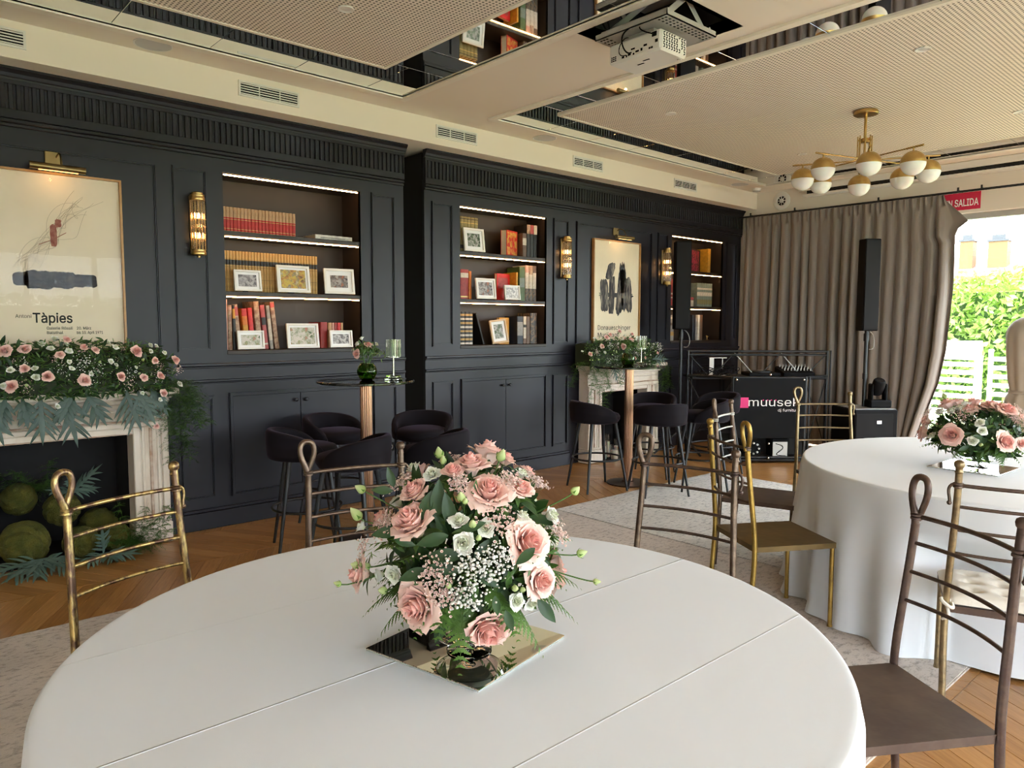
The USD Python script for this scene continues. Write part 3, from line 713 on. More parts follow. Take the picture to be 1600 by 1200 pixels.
# ================================================================== FIREPLACES
def fireplace(label, c):
    t = T("fireplace", label, "fireplace mantel", (c, 5.2, 0), 0, "carved wooden fireplace mantels")
    y0, y1 = 5.20, YF - .024
    for s in (-1, 1):
        a, e = sorted((c + s * .385, c + s * .605)); b = B().bx(a, e, y0 + .02, y1, .15, .80)
        b.bx(a, a + .045, y0 + .004, y0 + .03, .16, .80, .006).bx(e - .045, e, y0 + .004, y0 + .03, .16, .80, .006).bx(a + .052, a + .074, y0 + .012, y0 + .03, .16, .80, .005).bx(e - .074, e - .052, y0 + .012, y0 + .03, .16, .80, .005)
        l = M("leg", b, "old_wood", t, world=True)
        M("plinth", B().bx(a - .008, e + .008, y0 - .004, y1, .007, .145, .006).bx(a - .003, e + .003, y0 + .002, y1, .145, .165, .006), "old_wood", l, world=True)
        M("bead", B().cyl((c + s * .495, y0 + .018, .17), (c + s * .495, y0 + .018, .79), .010, n=10), "old_wood_edge", l, world=True, smooth=50)
    M("lintel", B().bx(c - .605, c + .605, y0 + .02, y1, .80, 1.02).bx(c - .385, c + .385, y0 + .004, y1, .76, .80, .005).bx(c - .605, c + .605, y0 + .006, y0 + .03, .80, .835, .006).bx(c - .60, c + .60, y0 + .008, y0 + .03, .90, .93, .008), "old_wood", t, world=True)
    M("lintel_edge", B().bx(c - .38, c + .38, y0 - .002, y0 + .02, .757, .766, .003).bx(c - .595, c + .595, y0 + .000, y0 + .02, .838, .850, .004), "old_wood_edge", t, world=True)
    M("bed_moulding", B().bx(c - .615, c + .615, y0 - .012, y1, .955, .985, .008).bx(c - .63, c + .63, y0 - .038, y1, .985, 1.012, .01), "old_wood", t, world=True)
    M("mantel_shelf", B().bx(c - .66, c + .66, y0 - .075, YF - .026, 1.012, 1.052, .006), "old_wood", t, world=True)
fireplace("distressed cream wooden mantel at far left, holding the garland and moss balls", .97)
fireplace("distressed cream wooden mantel behind the far bar table, with candles in it", 6.38)

# moss balls in the left hearth
def moss(r, seed):
    v, f = ico(4); g = np.random.default_rng(seed); ax = g.normal(size=3); ax /= np.linalg.norm(ax)
    lat = np.arccos(np.clip(v @ ax, -1, 1)); n = meshkit.fbm(v * 2.2 + seed * 3.1, 4)
    d = .045 * np.sin(lat * 13 + n * 7) + .10 * (n - .5)
    return v * r * (1 + d)[:, None], f
for lab, x, y, z, r, s in [
    ("large green moss ball at the left of the left hearth", .735, 5.235, .148, .134, 1),
    ("green moss ball stacked in the middle of the left hearth", .97, 5.40, .29, .105, 2),
    ("green moss ball on the hearth floor behind the gold chair rods", 1.02, 5.16, .115, .10, 3),
    ("dark moss ball at the back right of the left hearth", 1.19, 5.47, .13, .115, 4),
    ("low moss ball at the front right of the left hearth, among fern", 1.23, 5.22, .098, .09, 5),
    ("moss ball high at the back of the left hearth", .76, 5.55, .36, .10, 6)]:
    S("moss_ball", lab, "moss ball", moss(r, s), "moss", (x, y, z), smooth=True, world=False, group="moss balls in the left hearth")
# candles in the far hearth
for k, (x, y, r, h, hc, lab) in enumerate([(6.12, 5.30, .045, .20, .14, "short pillar candle in a clear glass, leftmost in the far hearth"), (6.24, 5.36, .05, .26, .18, "tall pillar candle in a clear glass, in the middle of the far hearth"), (6.22, 5.22, .045, .16, .10, "low pillar candle in a clear glass, front one in the far hearth"), (6.37, 5.30, .045, .20, .12, "pillar candle in a clear glass, rightmost in the far hearth")]):
    t = T("candle_glass", lab, "candle", (x, y, .0065), 0, "candles in the far hearth")
    M("glass", B().lathe([(0, 0), (r, 0), (r, h), (r - .003, h), (r - .003, .004), (0, .004)], 28), "glass_clear", t, smooth=40)
    M("candle", B().lathe([(0, .005), (r - .008, .005), (r - .008, hc - .004), (r - .012, hc), (0, hc - .003)], 24), "candle", t, smooth=40)
    M("wick", B().cyl((0, 0, hc - .004), (.001, 0, hc + .012), .0012, n=6), "ink", t)

# ================================================================== POSTERS, PICTURE LIGHTS, SCONCES
def words_on(text, x, z, cap, y, width=None, bold=False):
    m = meshkit.text_mesh(text, cap, .0006, bold); v = np.array(m.vertices)
    if width: v[:, 0] *= width / (v[:, 0].max() - v[:, 0].min())
    return v @ XZ.T + np.array([x, y, z]), np.array(m.faces)
def blob(g, x0, x1, z0, z1, n=46, rough=.12):
    th = np.arange(n) / n * 2 * math.pi; k = g.normal(0, rough, n); k = (k + np.roll(k, 1) * .5)
    e = 4.0; r = 1 / (np.abs(np.cos(th)) ** e + np.abs(np.sin(th)) ** e) ** (1 / e) * (1 + k * .5)
    return Polygon(np.stack([(x0 + x1) / 2 + (x1 - x0) / 2 * r * np.cos(th), (z0 + z1) / 2 + (z1 - z0) / 2 * r * np.sin(th)], -1)).buffer(0)
def poster(label, x0, x1, z0, z1, mat_paper, frame_m):
    t = T("poster", label, "framed poster", ((x0 + x1) / 2, YF - .02, z0)); o = sbox(x0, z0, x1, z1)
    y = YF - .0005
    M("backing", B().bx(x0 + .004, x1 - .004, y - .012, y, z0 + .004, z1 - .004), "frame_wood", t, world=True)
    M("frame", B().ext(o.difference(o.buffer(-.013, join_style=2)), .034, R=XZ, c=(0, y, 0)), frame_m, t, world=True)
    M("paper", B().bx(x0 + .012, x1 - .012, y - .015, y - .012, z0 + .012, z1 - .012), mat_paper, t, world=True)
    M("glass", B().bx(x0 + .012, x1 - .012, y - .0265, y - .0245, z0 + .012, z1 - .012), "poster_glass", t, world=True)
    return t
g = np.random.default_rng(5)
pL = poster("large cream framed poster with dark bar drawing and black text above the left mantel", .576, 1.378, 1.27, 2.407, "paper", "frame_wood")
yy = YF - .0156
b = B()
for i in range(7):
    a = .80 + i * .062; h = .055 if 0 < i < 5 else .042
    b.ext(blob(g, a - .04, a + .045, 1.752 - h + g.normal(0, .004), 1.752 + h * .9, rough=.09), .0005, R=XZ, c=(0, yy, 0))
M("brush_bar", b, "ink_brush", pL, world=True, label="dark scribbled horizontal bar")
b = B(); u = np.linspace(0, 1, 60)
for i in range(13):
    ph = g.uniform(0, 6.28); w = g.uniform(.03, .09); n = g.integers(1, 4)
    x = .81 + .40 * u * g.uniform(.75, 1.05) + w * np.sin(u * n * 6.28 + ph) * .6; z = 1.82 + .44 * u ** g.uniform(.8, 1.4) * g.uniform(.8, 1.05) + w * np.cos(u * n * 6.28 + ph) * .7
    b.tube(np.stack([x, np.full(60, yy - .0004), z], -1), .00075, 4)
M("scribble", b, "ink_grey", pL, world=True, label="thin grey looping scribble")
b = B(); b.ext(blob(g, .968, 1.004, 1.955, 2.09, rough=.08), .0006, R=XZ, c=(0, yy - .0006, 0)); b.ext(blob(g, .998, 1.03, 2.075, 2.125, rough=.2), .0006, R=XZ, c=(0, yy - .0006, 0))
b.tube([(.905, yy - .0008, 1.962), (.985, yy - .0008, 2.0), (1.055, yy - .0008, 2.045)], .0022, 5)
M("red_mark", b, "ink_red", pL, world=True, label="small red-brown brush mark")
b = B()
for args in (("Antoni", .764, 1.512, .0215, yy, .083, False), ("Tàpies", .851, 1.484, .058, yy, .214, True), ("Galerie Rössli", .924, 1.441, .0165, yy, .142, True), ("Balsthal", .924, 1.413, .0165, yy, .088, True), ("20. März", 1.088, 1.441, .0165, yy, .082, True), ("bis 10. April 1971", 1.088, 1.413, .0165, yy, .150, True)):
    b.add(*words_on(*args))
M("lettering", b, "ink", pL, world=True)
pR = poster("cream framed poster with dark upright brush strokes above the far mantel", 5.985, 6.782, 1.27, 2.405, "paper_b", "frame_wood")
b = B()
for x0, x1, z0, z1, sl in [(6.12, 6.25, 1.62, 1.98, -.02), (6.24, 6.34, 1.60, 2.02, .02), (6.36, 6.48, 1.60, 2.10, .06), (6.47, 6.58, 1.64, 2.16, -.05), (6.56, 6.66, 1.62, 2.02, -.03), (6.18, 6.30, 1.98, 2.16, .07)]:
    q = blob(g, x0, x1, z0, z1, rough=.07); c = np.array(q.exterior.coords); c[:, 0] += sl * (c[:, 1] - z0) / (z1 - z0); b.ext(Polygon(c).buffer(0), .0005, R=XZ, c=(0, yy, 0))
b.ext(blob(g, 6.10, 6.66, 1.785, 1.835, rough=.12), .0006, R=XZ, c=(0, yy - .0004, 0))
M("brush_strokes", b, "ink_brush_b", pR, world=True, label="dark grey upright brush strokes")
b = B()
for args in (("Donaueschinger", 6.07, 1.425, .050, yy, .555, False), ("Musiktage", 6.07, 1.345, .050, yy, .36, False)): b.add(*words_on(*args))
M("lettering", b, "ink", pR, world=True)

def picture_light(label, x, z):
    t = T("picture_light", label, "picture light", (x, YF, z), 0, "brass picture lights")
    M("wall_plate", B().box((0, -.011, .075), (.085, .018, .085), None, .004), "brass_dark", t)
    M("arm", B().tube(spline([(.02, -.02, .085), (.025, -.06, .10), (.025, -.11, .075), (.025, -.135, .02)], 16), .005, 8), "brass_dark", t, smooth=50)
    M("shade", B().tube([(-.145, -.14, .0), (.15, -.14, .0)], .0215, 16), "brass_dark", t, smooth=40)
    M("bulb", B().tube([(-.10, -.142, -.016), (.11, -.142, -.016)], .009, 8), "bulb_small", t, smooth=40)
    l = UsdLux.SphereLight.Define(stage, t.path + "/light"); l.CreateRadiusAttr(.012); l.CreateIntensityAttr(60); l.CreateColorAttr(Gf.Vec3f(1, .58, .25)); l.AddTranslateOp().Set(Gf.Vec3d(0, -.125, -.04))
picture_light("brass picture light over the large left poster", 1.0, 2.418)
picture_light("brass picture light over the far poster", 6.36, 2.43)

def sconce(label, x):
    t = T("wall_sconce", label, "wall sconce", (x, YF, 1.955), 0, "brass and glass wall sconces")
    M("back_plate", B().box((0, -.008, .21), (.075, .016, .40), None, .004), "brass_dark", t)
    for z0, s in ((.0, 1), (.372, 1)):
        b = B().lathe([(0, 0), (.047, 0), (.050, .004), (.050, .018), (.047, .022), (.047, .034), (.050, .038), (0, .04)], 28, c=(0, -.062, z0))
        if z0 == 0: b.lathe([(0, -.018), (.010, -.018), (.012, -.006), (.025, 0), (0, .002)], 16, c=(0, -.062, 0))
        else: b.lathe([(.038, .036), (.038, .052), (.030, .058), (0, .06)], 24, c=(0, -.062, z0))
        M("brass_cap", b, "brass", t, smooth=40)
    for k in range(14):
        a = k / 14 * 2 * math.pi
        M("glass_rod", B().cyl((.042 * math.cos(a), -.062 + .042 * math.sin(a), .038), (.042 * math.cos(a), -.062 + .042 * math.sin(a), .374), .0085, n=8), "glass_amber", t, smooth=50)
    M("lamp_tube", B().cyl((0, -.062, .04), (0, -.062, .372), .006, n=8), "brass", t, smooth=40)
    for z in (.135, .27):
        M("bulb", B().ball((0, -.062, z), .017, 2, (1, 1, 1.3)), "bulb", t, smooth=True)
    l = UsdLux.SphereLight.Define(stage, t.path + "/light"); l.CreateRadiusAttr(.012); l.CreateIntensityAttr(60); l.CreateColorAttr(Gf.Vec3f(1, .55, .22)); l.AddTranslateOp().Set(Gf.Vec3d(0, -.125, .2))
sconce("glowing brass and glass-rod wall sconce left of the large lit bookcase niche", 1.848)
sconce("glowing brass and glass-rod wall sconce left of the far poster", 5.535)
sconce("glowing brass and glass-rod wall sconce right of the far poster", 7.245)

# ================================================================== FLOWERS
def bloom(R, seed, opened=1.0, n=26, h=1.15, inner=(.90, .36, .27), outer=(.91, .60, .49), rim=(.90, .56, .45), base=(.62, .60, .36), point=.10, ruffle=.02, res=(7, 7), spread=1.0):
    """A many-petalled bloom of radius R, its axis along +z, base at z = 0: (vertices, triangles, tint)."""
    g = np.random.default_rng(seed); b = B()
    inner, outer, rim, base = (np.array(c) for c in (inner, outer, rim, base))
    S_, W_ = np.meshgrid(np.linspace(0, 1, res[0]), np.linspace(-1, 1, res[1]), indexing="ij")
    for k in range(n):
        t = k / (n - 1); a0 = k * 2.39996 + g.normal(0, .12); op = opened * (1 + g.normal(0, .10))
        half = np.where(S_ < .62, np.sqrt(np.clip(1 - (1 - S_ / .62) ** 2, 0, 1)), np.clip(1 - (np.maximum(S_ - .62, 0) / .382) ** 3.2, 0, 1) ** .42)
        half = np.maximum(half, .14)
        wrap = (2.3 - 1.45 * t ** .6)
        a = a0 + W_ * half * wrap * (1 - .25 * t * S_)
        rb = R * (.05 + .36 * t ** .85)
        rad = rb * (.35 + .75 * np.sin(math.pi * np.minimum(S_, .8) / 1.6)) + R * spread * (.02 + .50 * op * t ** 1.3) * np.maximum(S_ - .35, 0) ** 1.5 * 1.75
        rad = rad + R * .10 * t * np.abs(W_) ** 3 * S_ * op + R * ruffle * np.sin(W_ * 7 + k) * S_ ** 2
        hh = R * h * (1.0 - .18 * t)
        tip = point * R * np.exp(-(W_ / .22) ** 2) * S_ ** 6 * t
        z = hh * (S_ - .30 * op * t ** 1.4 * np.maximum(S_ - .55, 0) ** 2 * 5.0) + tip * .4
        z = z - R * .06 * t * np.abs(W_) ** 2 * S_ + R * .05 * g.normal() * S_
        rad = rad + tip
        P = np.stack([rad * np.cos(a), rad * np.sin(a), z], -1)
        q = np.clip(t * 1.05 + g.normal(0, .06), 0, 1) ** .8
        col = inner * (1 - q) + outer * q
        C = col[None, None] * (1 - .0 * S_[..., None]) + (rim - col) * (np.clip((S_ - .8) / .2, 0, 1) * t * .6)[..., None]
        C = C + (base - C) * (np.clip(1 - S_ / .35, 0, 1) * .75)[..., None]
        b.grid(P, col=C)
    k = R / max(np.hypot(v[:, 0], v[:, 1]).max() for v in b.V) * (1.06 if n > 20 else 1.0)
    b.V = [v * np.array([k, k, min(k, 1.25)]) for v in b.V]
    return b
ROSE = dict(inner=(.92, .40, .31), outer=(.93, .62, .52), rim=(.90, .56, .46))
LIS = dict(n=20, h=1.0, inner=(.72, .76, .50), outer=(.90, .90, .84), rim=(.94, .94, .91), base=(.55, .66, .30), point=.0, ruffle=.05, res=(6, 7), spread=1.15)
def bud_shape(r, L_=2.6):
    b = B(); n = 9; pr = np.array([(0, 0), (.55, .05), (.9, .35), (1.0, .8), (.85, 1.4), (.5, 2.0), (.18, 2.45), (0, 2.6)]) * r * np.array([1, L_ / 2.6])
    t = np.arange(n) / n * 2 * math.pi; P = np.stack([np.stack([p[0] * np.cos(t + .35 * i) * (1 + .10 * np.sin(3 * t)), p[0] * np.sin(t + .35 * i), np.full(n, p[1])], -1) for i, p in enumerate(pr)])
    P = np.concatenate([P, P[:, :1]], 1); q = np.linspace(0, 1, len(pr))[:, None, None]
    b.grid(P, True, col=np.broadcast_to(np.array([.30, .46, .08]) * (1 - q) + np.array([.66, .72, .40]) * q, P.shape))
    for k in range(4):
        a = k * 1.57; u = np.linspace(0, 1, 5); w = np.array([.30, .32, .22, .12, .02]) * r; rr = (.3 + 1.0 * np.sin(u * 1.9)) * r
        c = np.stack([rr * math.cos(a), rr * math.sin(a), u * 1.5 * r], -1); s = np.array([-math.sin(a), math.cos(a), 0]); P = np.stack([c - w[:, None] * s, c + w[:, None] * s], 1)
        b.grid(P, col=np.broadcast_to([.12, .25, .04], P.shape))
    return b
def leaf_shape(L_, W, bend=.25, fold=.22, n=9):
    """A blade from the origin along +y, upper side +z."""
    u = np.linspace(0, 1, n); w = W / 2 * np.sin(np.pi * u ** .85) ** .9; w[0], w[-1] = W * .03, 0
    rows = [np.stack([s * w, u * L_, -bend * L_ * u ** 2 + fold * np.abs(s) * w * 1.0], -1) for s in (-1, -.5, 0, .5, 1)]
    return np.stack(rows, 1)
def put(P, R, c):
    return P @ np.asarray(R).T + np.array(c, float)
def basis(d, up=(0, 0, 1)):
    """Rotation with +y along d and +z as near to up as it goes."""
    y = np.asarray(d, float); y = y / np.linalg.norm(y); x = np.cross(y, up); x /= max(np.linalg.norm(x), 1e-6); return np.stack([x, y, np.cross(x, y)], 1)
def fern_frond(b, P0, P1, droop=.05, width=.45, pairs=13, up=(0, 0, 1), fine=7):
    P0, P1 = np.array(P0, float), np.array(P1, float); L_ = np.linalg.norm(P1 - P0); mid = (P0 + P1) / 2 + np.array([0, 0, droop])
    u = np.linspace(0, 1, 24)[:, None]; C = (1 - u) ** 2 * P0 + 2 * u * (1 - u) * mid + u ** 2 * P1
    b.tube(C[::3], np.linspace(.0012, .0004, 8), 4, caps=False)
    for k in range(pairs):
        q = .16 + .82 * k / (pairs - 1); i = min(int(q * 23), 22); c = C[i] + (C[i + 1] - C[i]) * (q * 23 - i); d = C[i + 1] - C[i]; R = basis(d, up)
        pl = L_ * width * .5 * (1 - q) ** .75 * (.75 + .25 * min(1, q * 4)) + .003
        for s in (-1, 1):
            dirv = R @ np.array([s * .86, .52, -.10]); dirv /= np.linalg.norm(dirv); n2 = max(2, int(fine * (1 - q) + 3))
            nrm = R[:, 2]; side = np.cross(nrm, dirv)
            m2 = 2 * n2 + 1; e = np.linspace(0, 1, m2); hw = pl * .23 * (1 - e) ** .75 * np.where(np.arange(m2) % 2, 1.0, .50) + .0007 * (1 - e)
            cen = c + np.outer(e * pl, dirv) - np.outer(pl * .14 * e * e, nrm); sw = dirv * .5
            b.grid(np.stack([cen - hw[:, None] * (side - sw), cen + hw[:, None] * .12 * nrm, cen + hw[:, None] * (side + sw)], 1))
def lobed_frond(b, P0, P1, w=.5, pairs=5, seed=0, nrm=(0, -1, .2), lobe_w=.018):
    g = np.random.default_rng(seed); P0, P1 = np.array(P0, float), np.array(P1, float); d = P1 - P0; L_ = np.linalg.norm(d); R = basis(d, nrm)
    def strap(c, dirv, ln, wd, sag):
        u = np.linspace(0, 1, 7); side = np.cross(R[:, 2], dirv); side /= np.linalg.norm(side); hw = wd * np.array([.45, .85, 1, .95, .8, .5, .03])
        cen = c + np.outer(u * ln, dirv) + np.outer(u ** 2 * sag, [0, 0, -1.0]) + np.outer(np.sin(u * 3) * .006, R[:, 2])
        b.grid(np.stack([cen - hw[:, None] * side, cen + .22 * hw[:, None] * R[:, 2], cen + hw[:, None] * side], 1))
    strap(P0 + d * .25, R @ np.array([0, 1, 0]), L_ * .78, lobe_w * .75, 0)
    strap(P0, R @ np.array([0, 1, 0]), L_ * .6, lobe_w * .6, 0)
    for k in range(pairs):
        q = .12 + .62 * k / pairs
        for s in (-1, 1):
            a = math.radians(52 - 22 * q + g.normal(0, 6)); strap(P0 + d * q, R @ np.array([s * math.sin(a), math.cos(a), g.normal(0, .12)]), L_ * w * (1 - .45 * q) * g.uniform(.85, 1.1), lobe_w * .55 * (1 - .3 * q), L_ * .06)
def plumosus(b, P0, P1, seed, spread=.13, tiers=12, dens=1.0):
    """Feathery asparagus fern: a thin stem with flat sprays of needles."""
    g = np.random.default_rng(seed); P0, P1 = np.array(P0, float), np.array(P1, float); u = np.linspace(0, 1, 12); w = g.normal(0, .02, 3)
    C = P0 + np.outer(u, P1 - P0) + np.outer(np.sin(u * 5), w); b.tube(C, np.linspace(.0013, .0006, 12), 4, caps=False); V, Fc = [], []
    for k in range(tiers):
        q = .08 + .9 * k / tiers; c = P0 + q * (P1 - P0) + math.sin(q * 5) * w
        for s in range(int(3 * dens) + 1):
            d = g.normal(size=3) + np.array([0, -.15, 0]); d[2] *= .35; d /= np.linalg.norm(d); ln = spread * (1.05 - .55 * q) * g.uniform(.6, 1.1)
            for j in range(9):
                o = c + d * ln * (j + 1) / 9 + np.array([0, 0, -.25 * ln * ((j + 1) / 9) ** 2])
                for t in range(4):
                    e = d * .5 + g.normal(size=3) * np.array([.8, .8, .35]); e /= np.linalg.norm(e); l2 = ln * .22 * (1 - .5 * j / 9) + .004; m_ = len(V); sd = np.cross(e, [0, 0, 1.0]) * .0016
                    V += [o - sd, o + sd, o + e * l2]; Fc.append([m_, m_ + 1, m_ + 2])
            m_ = len(V); V += [c - [0, 0, .0006], c + [0, 0, .0006], c + d * ln + [0, 0, -.25 * ln]]; Fc.append([m_, m_ + 1, m_ + 2])
    b.add(np.array(V), np.array(Fc))
def starflowers(b, c, r, n, seed, out, size=.0032, flat=.45):
    """A cluster of tiny cupped flowers on a cap facing out."""
    g = np.random.default_rng(seed); R = frame(out); v0, f0 = [], []; t = np.arange(6) / 6 * 2 * math.pi
    ring = np.vstack([[0, 0, -.25], np.stack([.55 * np.cos(t), .55 * np.sin(t), 0 * t - .1], -1), np.stack([np.cos(t), np.sin(t), 0 * t + .35], -1)]); fc = []
    for i in range(6):
        j = (i + 1) % 6; fc += [[0, 1 + i, 1 + j], [1 + i, 7 + i, 7 + j], [1 + i, 7 + j, 1 + j]]
    cols = np.vstack([[(.30, .10, .10)], np.tile([(.70, .50, .44)], (6, 1)), np.tile([(.82, .68, .62)], (6, 1))])
    for k in range(n):
        p = g.normal(0, .5, 3) * r; p[2] = abs(p[2]) * flat; e = np.array([0, 0, 1.0]) + g.normal(0, .45, 3); s = size * g.uniform(.7, 1.15)
        b.add(put(ring * s, R @ frame(e), R @ p + np.array(c, float)), np.array(fc), cols)
def gypsophila(b, c, r, n, seed, out, size=.0021):
    g = np.random.default_rng(seed); R = frame(out); v, f = ico(1)
    for k in range(n):
        p = g.normal(0, .55, 3) * r; p[2] = abs(p[2]) * .5; s = size * g.choice([.6, .8, 1.0, 1.35])
        b.add(R @ p + np.array(c, float) + v * s * (1 + .25 * np.sin(v[:, :1] * 5 + v[:, 1:2] * 4)), f, (.84, .82, .78))

PETAL_LABEL = {"rose": "pale pink rose", "lisianthus": "white lisianthus bloom"}
def add_roses(t, L0, c0, up=.25, seed=0, opened=1.0, axis=None, res=(7, 7)):
    g = np.random.default_rng(seed)
    for i, q in enumerate(L0):
        p, r = np.array(q[:3]), q[3]; n = p - np.array(c0); n = n / max(np.linalg.norm(n), 1e-6) + np.array([0, 0, up]) + g.normal(0, .12, 3)
        if axis is not None: n = n * .5 + np.array(axis)
        n /= np.linalg.norm(n); k = g.uniform(.9, 1.1); tone = g.uniform(-.03, .05)
        b = bloom(r, seed * 97 + i, opened * g.uniform(.85, 1.15), 24, res=res, inner=(.90, .40 + tone, .345 + tone), outer=(.93, .67 + tone, .595 + tone), rim=(.91, .62, .54))
        v, f = b.m(); v = put(v, frame(n, g.uniform(0, 360)), p - n * r * .75); tn = b.tint()
        ro = M("rose", (v, f), "petal", t, smooth=40 if False else True, tint=tn)
        s = B()
        for k in range(5):
            P = leaf_shape(r * .95, r * .34, bend=.5); s.grid(put(P, frame(n, k * 72) @ RX(35), p - n * r * .78))
        s.tube([p - n * r * .72, p - n * r * 1.7], r * .09, 6)
        M("sepals", s, "leaf_mid", ro, smooth=True)
def add_lisianthus(t, L0, c0, up=.25, seed=0, axis=None):
    g = np.random.default_rng(seed + 5)
    for i, q in enumerate(L0):
        p, r = np.array(q[:3]), q[3]; n = p - np.array(c0); n = n / max(np.linalg.norm(n), 1e-6) + np.array([0, 0, up]) + g.normal(0, .2, 3)
        if axis is not None: n = n * .5 + np.array(axis)
        n /= np.linalg.norm(n); b = bloom(r, seed * 71 + i + 900, g.uniform(.55, .95), **LIS); v, f = b.m()
        M("lisianthus", (put(v, frame(n, g.uniform(0, 360)), p - n * r * .7), f), "petal", t, smooth=True, tint=b.tint())
def add_buds(t, L0, c0, seed=0):
    g = np.random.default_rng(seed + 11)
    for i, q in enumerate(L0):
        p, r = np.array(q[:3]), q[3]; n = p - np.array(c0); n = n / np.linalg.norm(n) + np.array([0, 0, .5]) + g.normal(0, .25, 3); b = bud_shape(r * .85, g.uniform(2.3, 3.0)); v, f = b.m()
        bd = M("bud", (put(v, frame(n), p - n / np.linalg.norm(n) * r), f), "petal", t, smooth=True, tint=b.tint())
        e = n / np.linalg.norm(n); M("stem", B().tube(bez(p - e * r, p - e * .03, np.array(c0) * .4 + p * .6, np.array(c0) * .55 + p * .45, 8), .0016, 5), "stem_green", bd, smooth=True)
def foliage_dome(t, c0, rad, n, seed, low=-.6, size=(.045, .018), mat="leaf_dark", name="foliage", shell=(.78, .98)):
    g = np.random.default_rng(seed); b = B(); c0 = np.array(c0, float)
    for k in range(n):
        d = g.normal(size=3); d /= np.linalg.norm(d)
        if d[2] < low: d[2] = -d[2] * .3
        p = c0 + d * np.array(rad) * g.uniform(*shell); e = d * .6 + g.normal(size=3) * .7; s = g.uniform(.7, 1.25)
        b.grid(put(leaf_shape(size[0] * s, size[1] * s, .2, .25, 7), basis(e, d), p - e / np.linalg.norm(e) * size[0] * .4))
    M(name, b, mat, t, smooth=True, kind="stuff")

# ---- the centrepiece on the front table
VR, VF = np.array([cr[0], cr[1], 0]), np.array([cf[0], cf[1], 0]) / math.hypot(cf[0], cf[1])
def uvw(u, v, w=0): return VR * u + np.array([0, 0, v]) - VF * w
MIR = np.array([1.013, 1.276])
def mirror_base(label, c, rz):
    t = T("mirror_plate", label, "mirror plate", (c[0], c[1], .7475), rz)
    M("silvering", B().box((0, 0, .001), (.319, .319, .002)), "mirror_edge", t); M("glass", B().box((0, 0, .0040), (.322, .322, .004), None, .0015), "mirror_tile", t)
mirror_base("square mirror plate under the front rose centrepiece", MIR, 12)
mirror_base("square mirror plate under the flowers on the right table", (4.25, 1.19), -3)
def cake_stand(label, c):
    t = T("glass_stand", label, "glass stand", (c[0], c[1], .7536))
    M("bowl", B().lathe([(0, .0), (.048, .0), (.050, .003), (.030, .006), (.010, .012), (.009, .026), (.03, .034), (.074, .037), (.079, .050), (.076, .050), (.072, .040), (0, .038)], 48), "glass_stand", t, smooth=50)
def arrangement(label, c, roses, lis, buds, wax, gyp, fronds, leaves, rad, seed, z0):
    t = T("flower_arrangement", label, "flower arrangement", c); o = np.zeros(3); rad = np.array(rad)
    M("foam", B().lathe([(0, z0 + .012), (.045, z0 + .012), (.055, z0 + .06), (.05, .01), (.03, .05), (0, .06)], 24), "foam", t, smooth=40)
    foliage_dome(t, o, rad * .90, 460, seed, -.8, (.058, .023)); foliage_dome(t, o, rad * .98, 200, seed + 1, -.6, (.040, .012), "leaf_mid", "light_foliage")
    b = B(); g = np.random.default_rng(seed + 2)
    for k in range(38):
        a = k / 38 * 6.283 + g.normal(0, .1); e = g.uniform(-.62, .25); d = np.array([math.cos(a), math.sin(a), e]); fern_frond(b, d * rad * .45, d * rad * g.uniform(.92, 1.16), .02, .75, 9, fine=4)
    M('fern_filler', b, 'fern', t, kind='stuff')
    add_roses(t, [q[:3] + (q[3] * 1.34,) for q in roses], o, .25, seed, res=(10, 9)); add_lisianthus(t, [q[:3] + (q[3] * 1.2,) for q in lis], o, .3, seed); add_buds(t, buds, o, seed)
    b = B()
    for i, q in enumerate(wax): starflowers(b, np.array(q[:3]) * 1.0, q[3] * 1.4, 120, seed + i, np.array(q[:3]) + [0, 0, .05])
    M("waxflower", b, "petal", t, kind="stuff", tint=b.tint(), label="clusters of tiny pinkish waxflowers")
    b = B()
    for i, q in enumerate(wax):
        g = np.random.default_rng(seed + 40 + i)
        for k in range(16):
            p = np.array(q[:3]) + g.normal(0, .5, 3) * q[3]; e = g.normal(size=3); b.grid(put(leaf_shape(.018, .003, 0, .1, 4), basis(e), p * .93))
    M("waxflower_leaves", b, "waxgreen", t, kind="stuff")
    if gyp:
        b = B()
        for i, q in enumerate(gyp): gypsophila(b, np.array(q[:3]) * 1.02, q[3] * 1.2, 120, seed + i, np.array(q[:3]))
        M("gypsophila", b, "petal", t, smooth=True, kind="stuff", tint=b.tint(), label="cloud of tiny white gypsophila")
        b = B()
        for i, q in enumerate(gyp):
            g = np.random.default_rng(seed + 60 + i)
            for k in range(30): p = np.array(q[:3]); e = p + g.normal(0, .5, 3) * q[3]; b.tube([p * .75, e * 1.0], .0005, 3, caps=False)
        M("gypsophila_stems", b, "stem_green", t, kind="stuff")
    for (u, v, w, w0) in fronds:
        b = B(); fern_frond(b, uvw(u * .42, max(v * .3, -.06), w0), uvw(u, v, w), .035, .80, 11); M("fern_frond", b, "fern", t)
    for (u, v, w, ang, ln) in leaves:
        a = math.radians(ang); d = uvw(math.cos(a), math.sin(a), .15); M("leaf", B().grid(put(leaf_shape(ln, ln * .40, .15, .2, 9), basis(d, uvw(.1, .35, 1)), uvw(u, v, w) - d * ln * .5)), "leaf_dark", t, smooth=True)
    return t
def behind(L0, seed, n):
    """Blooms on the far side: those of the near side turned about the upright axis."""
    g = np.random.default_rng(seed); return [tuple(RZ(150 + g.uniform(-25, 60)) @ np.array(q[:3])) + (q[3],) for q in L0[:n]]
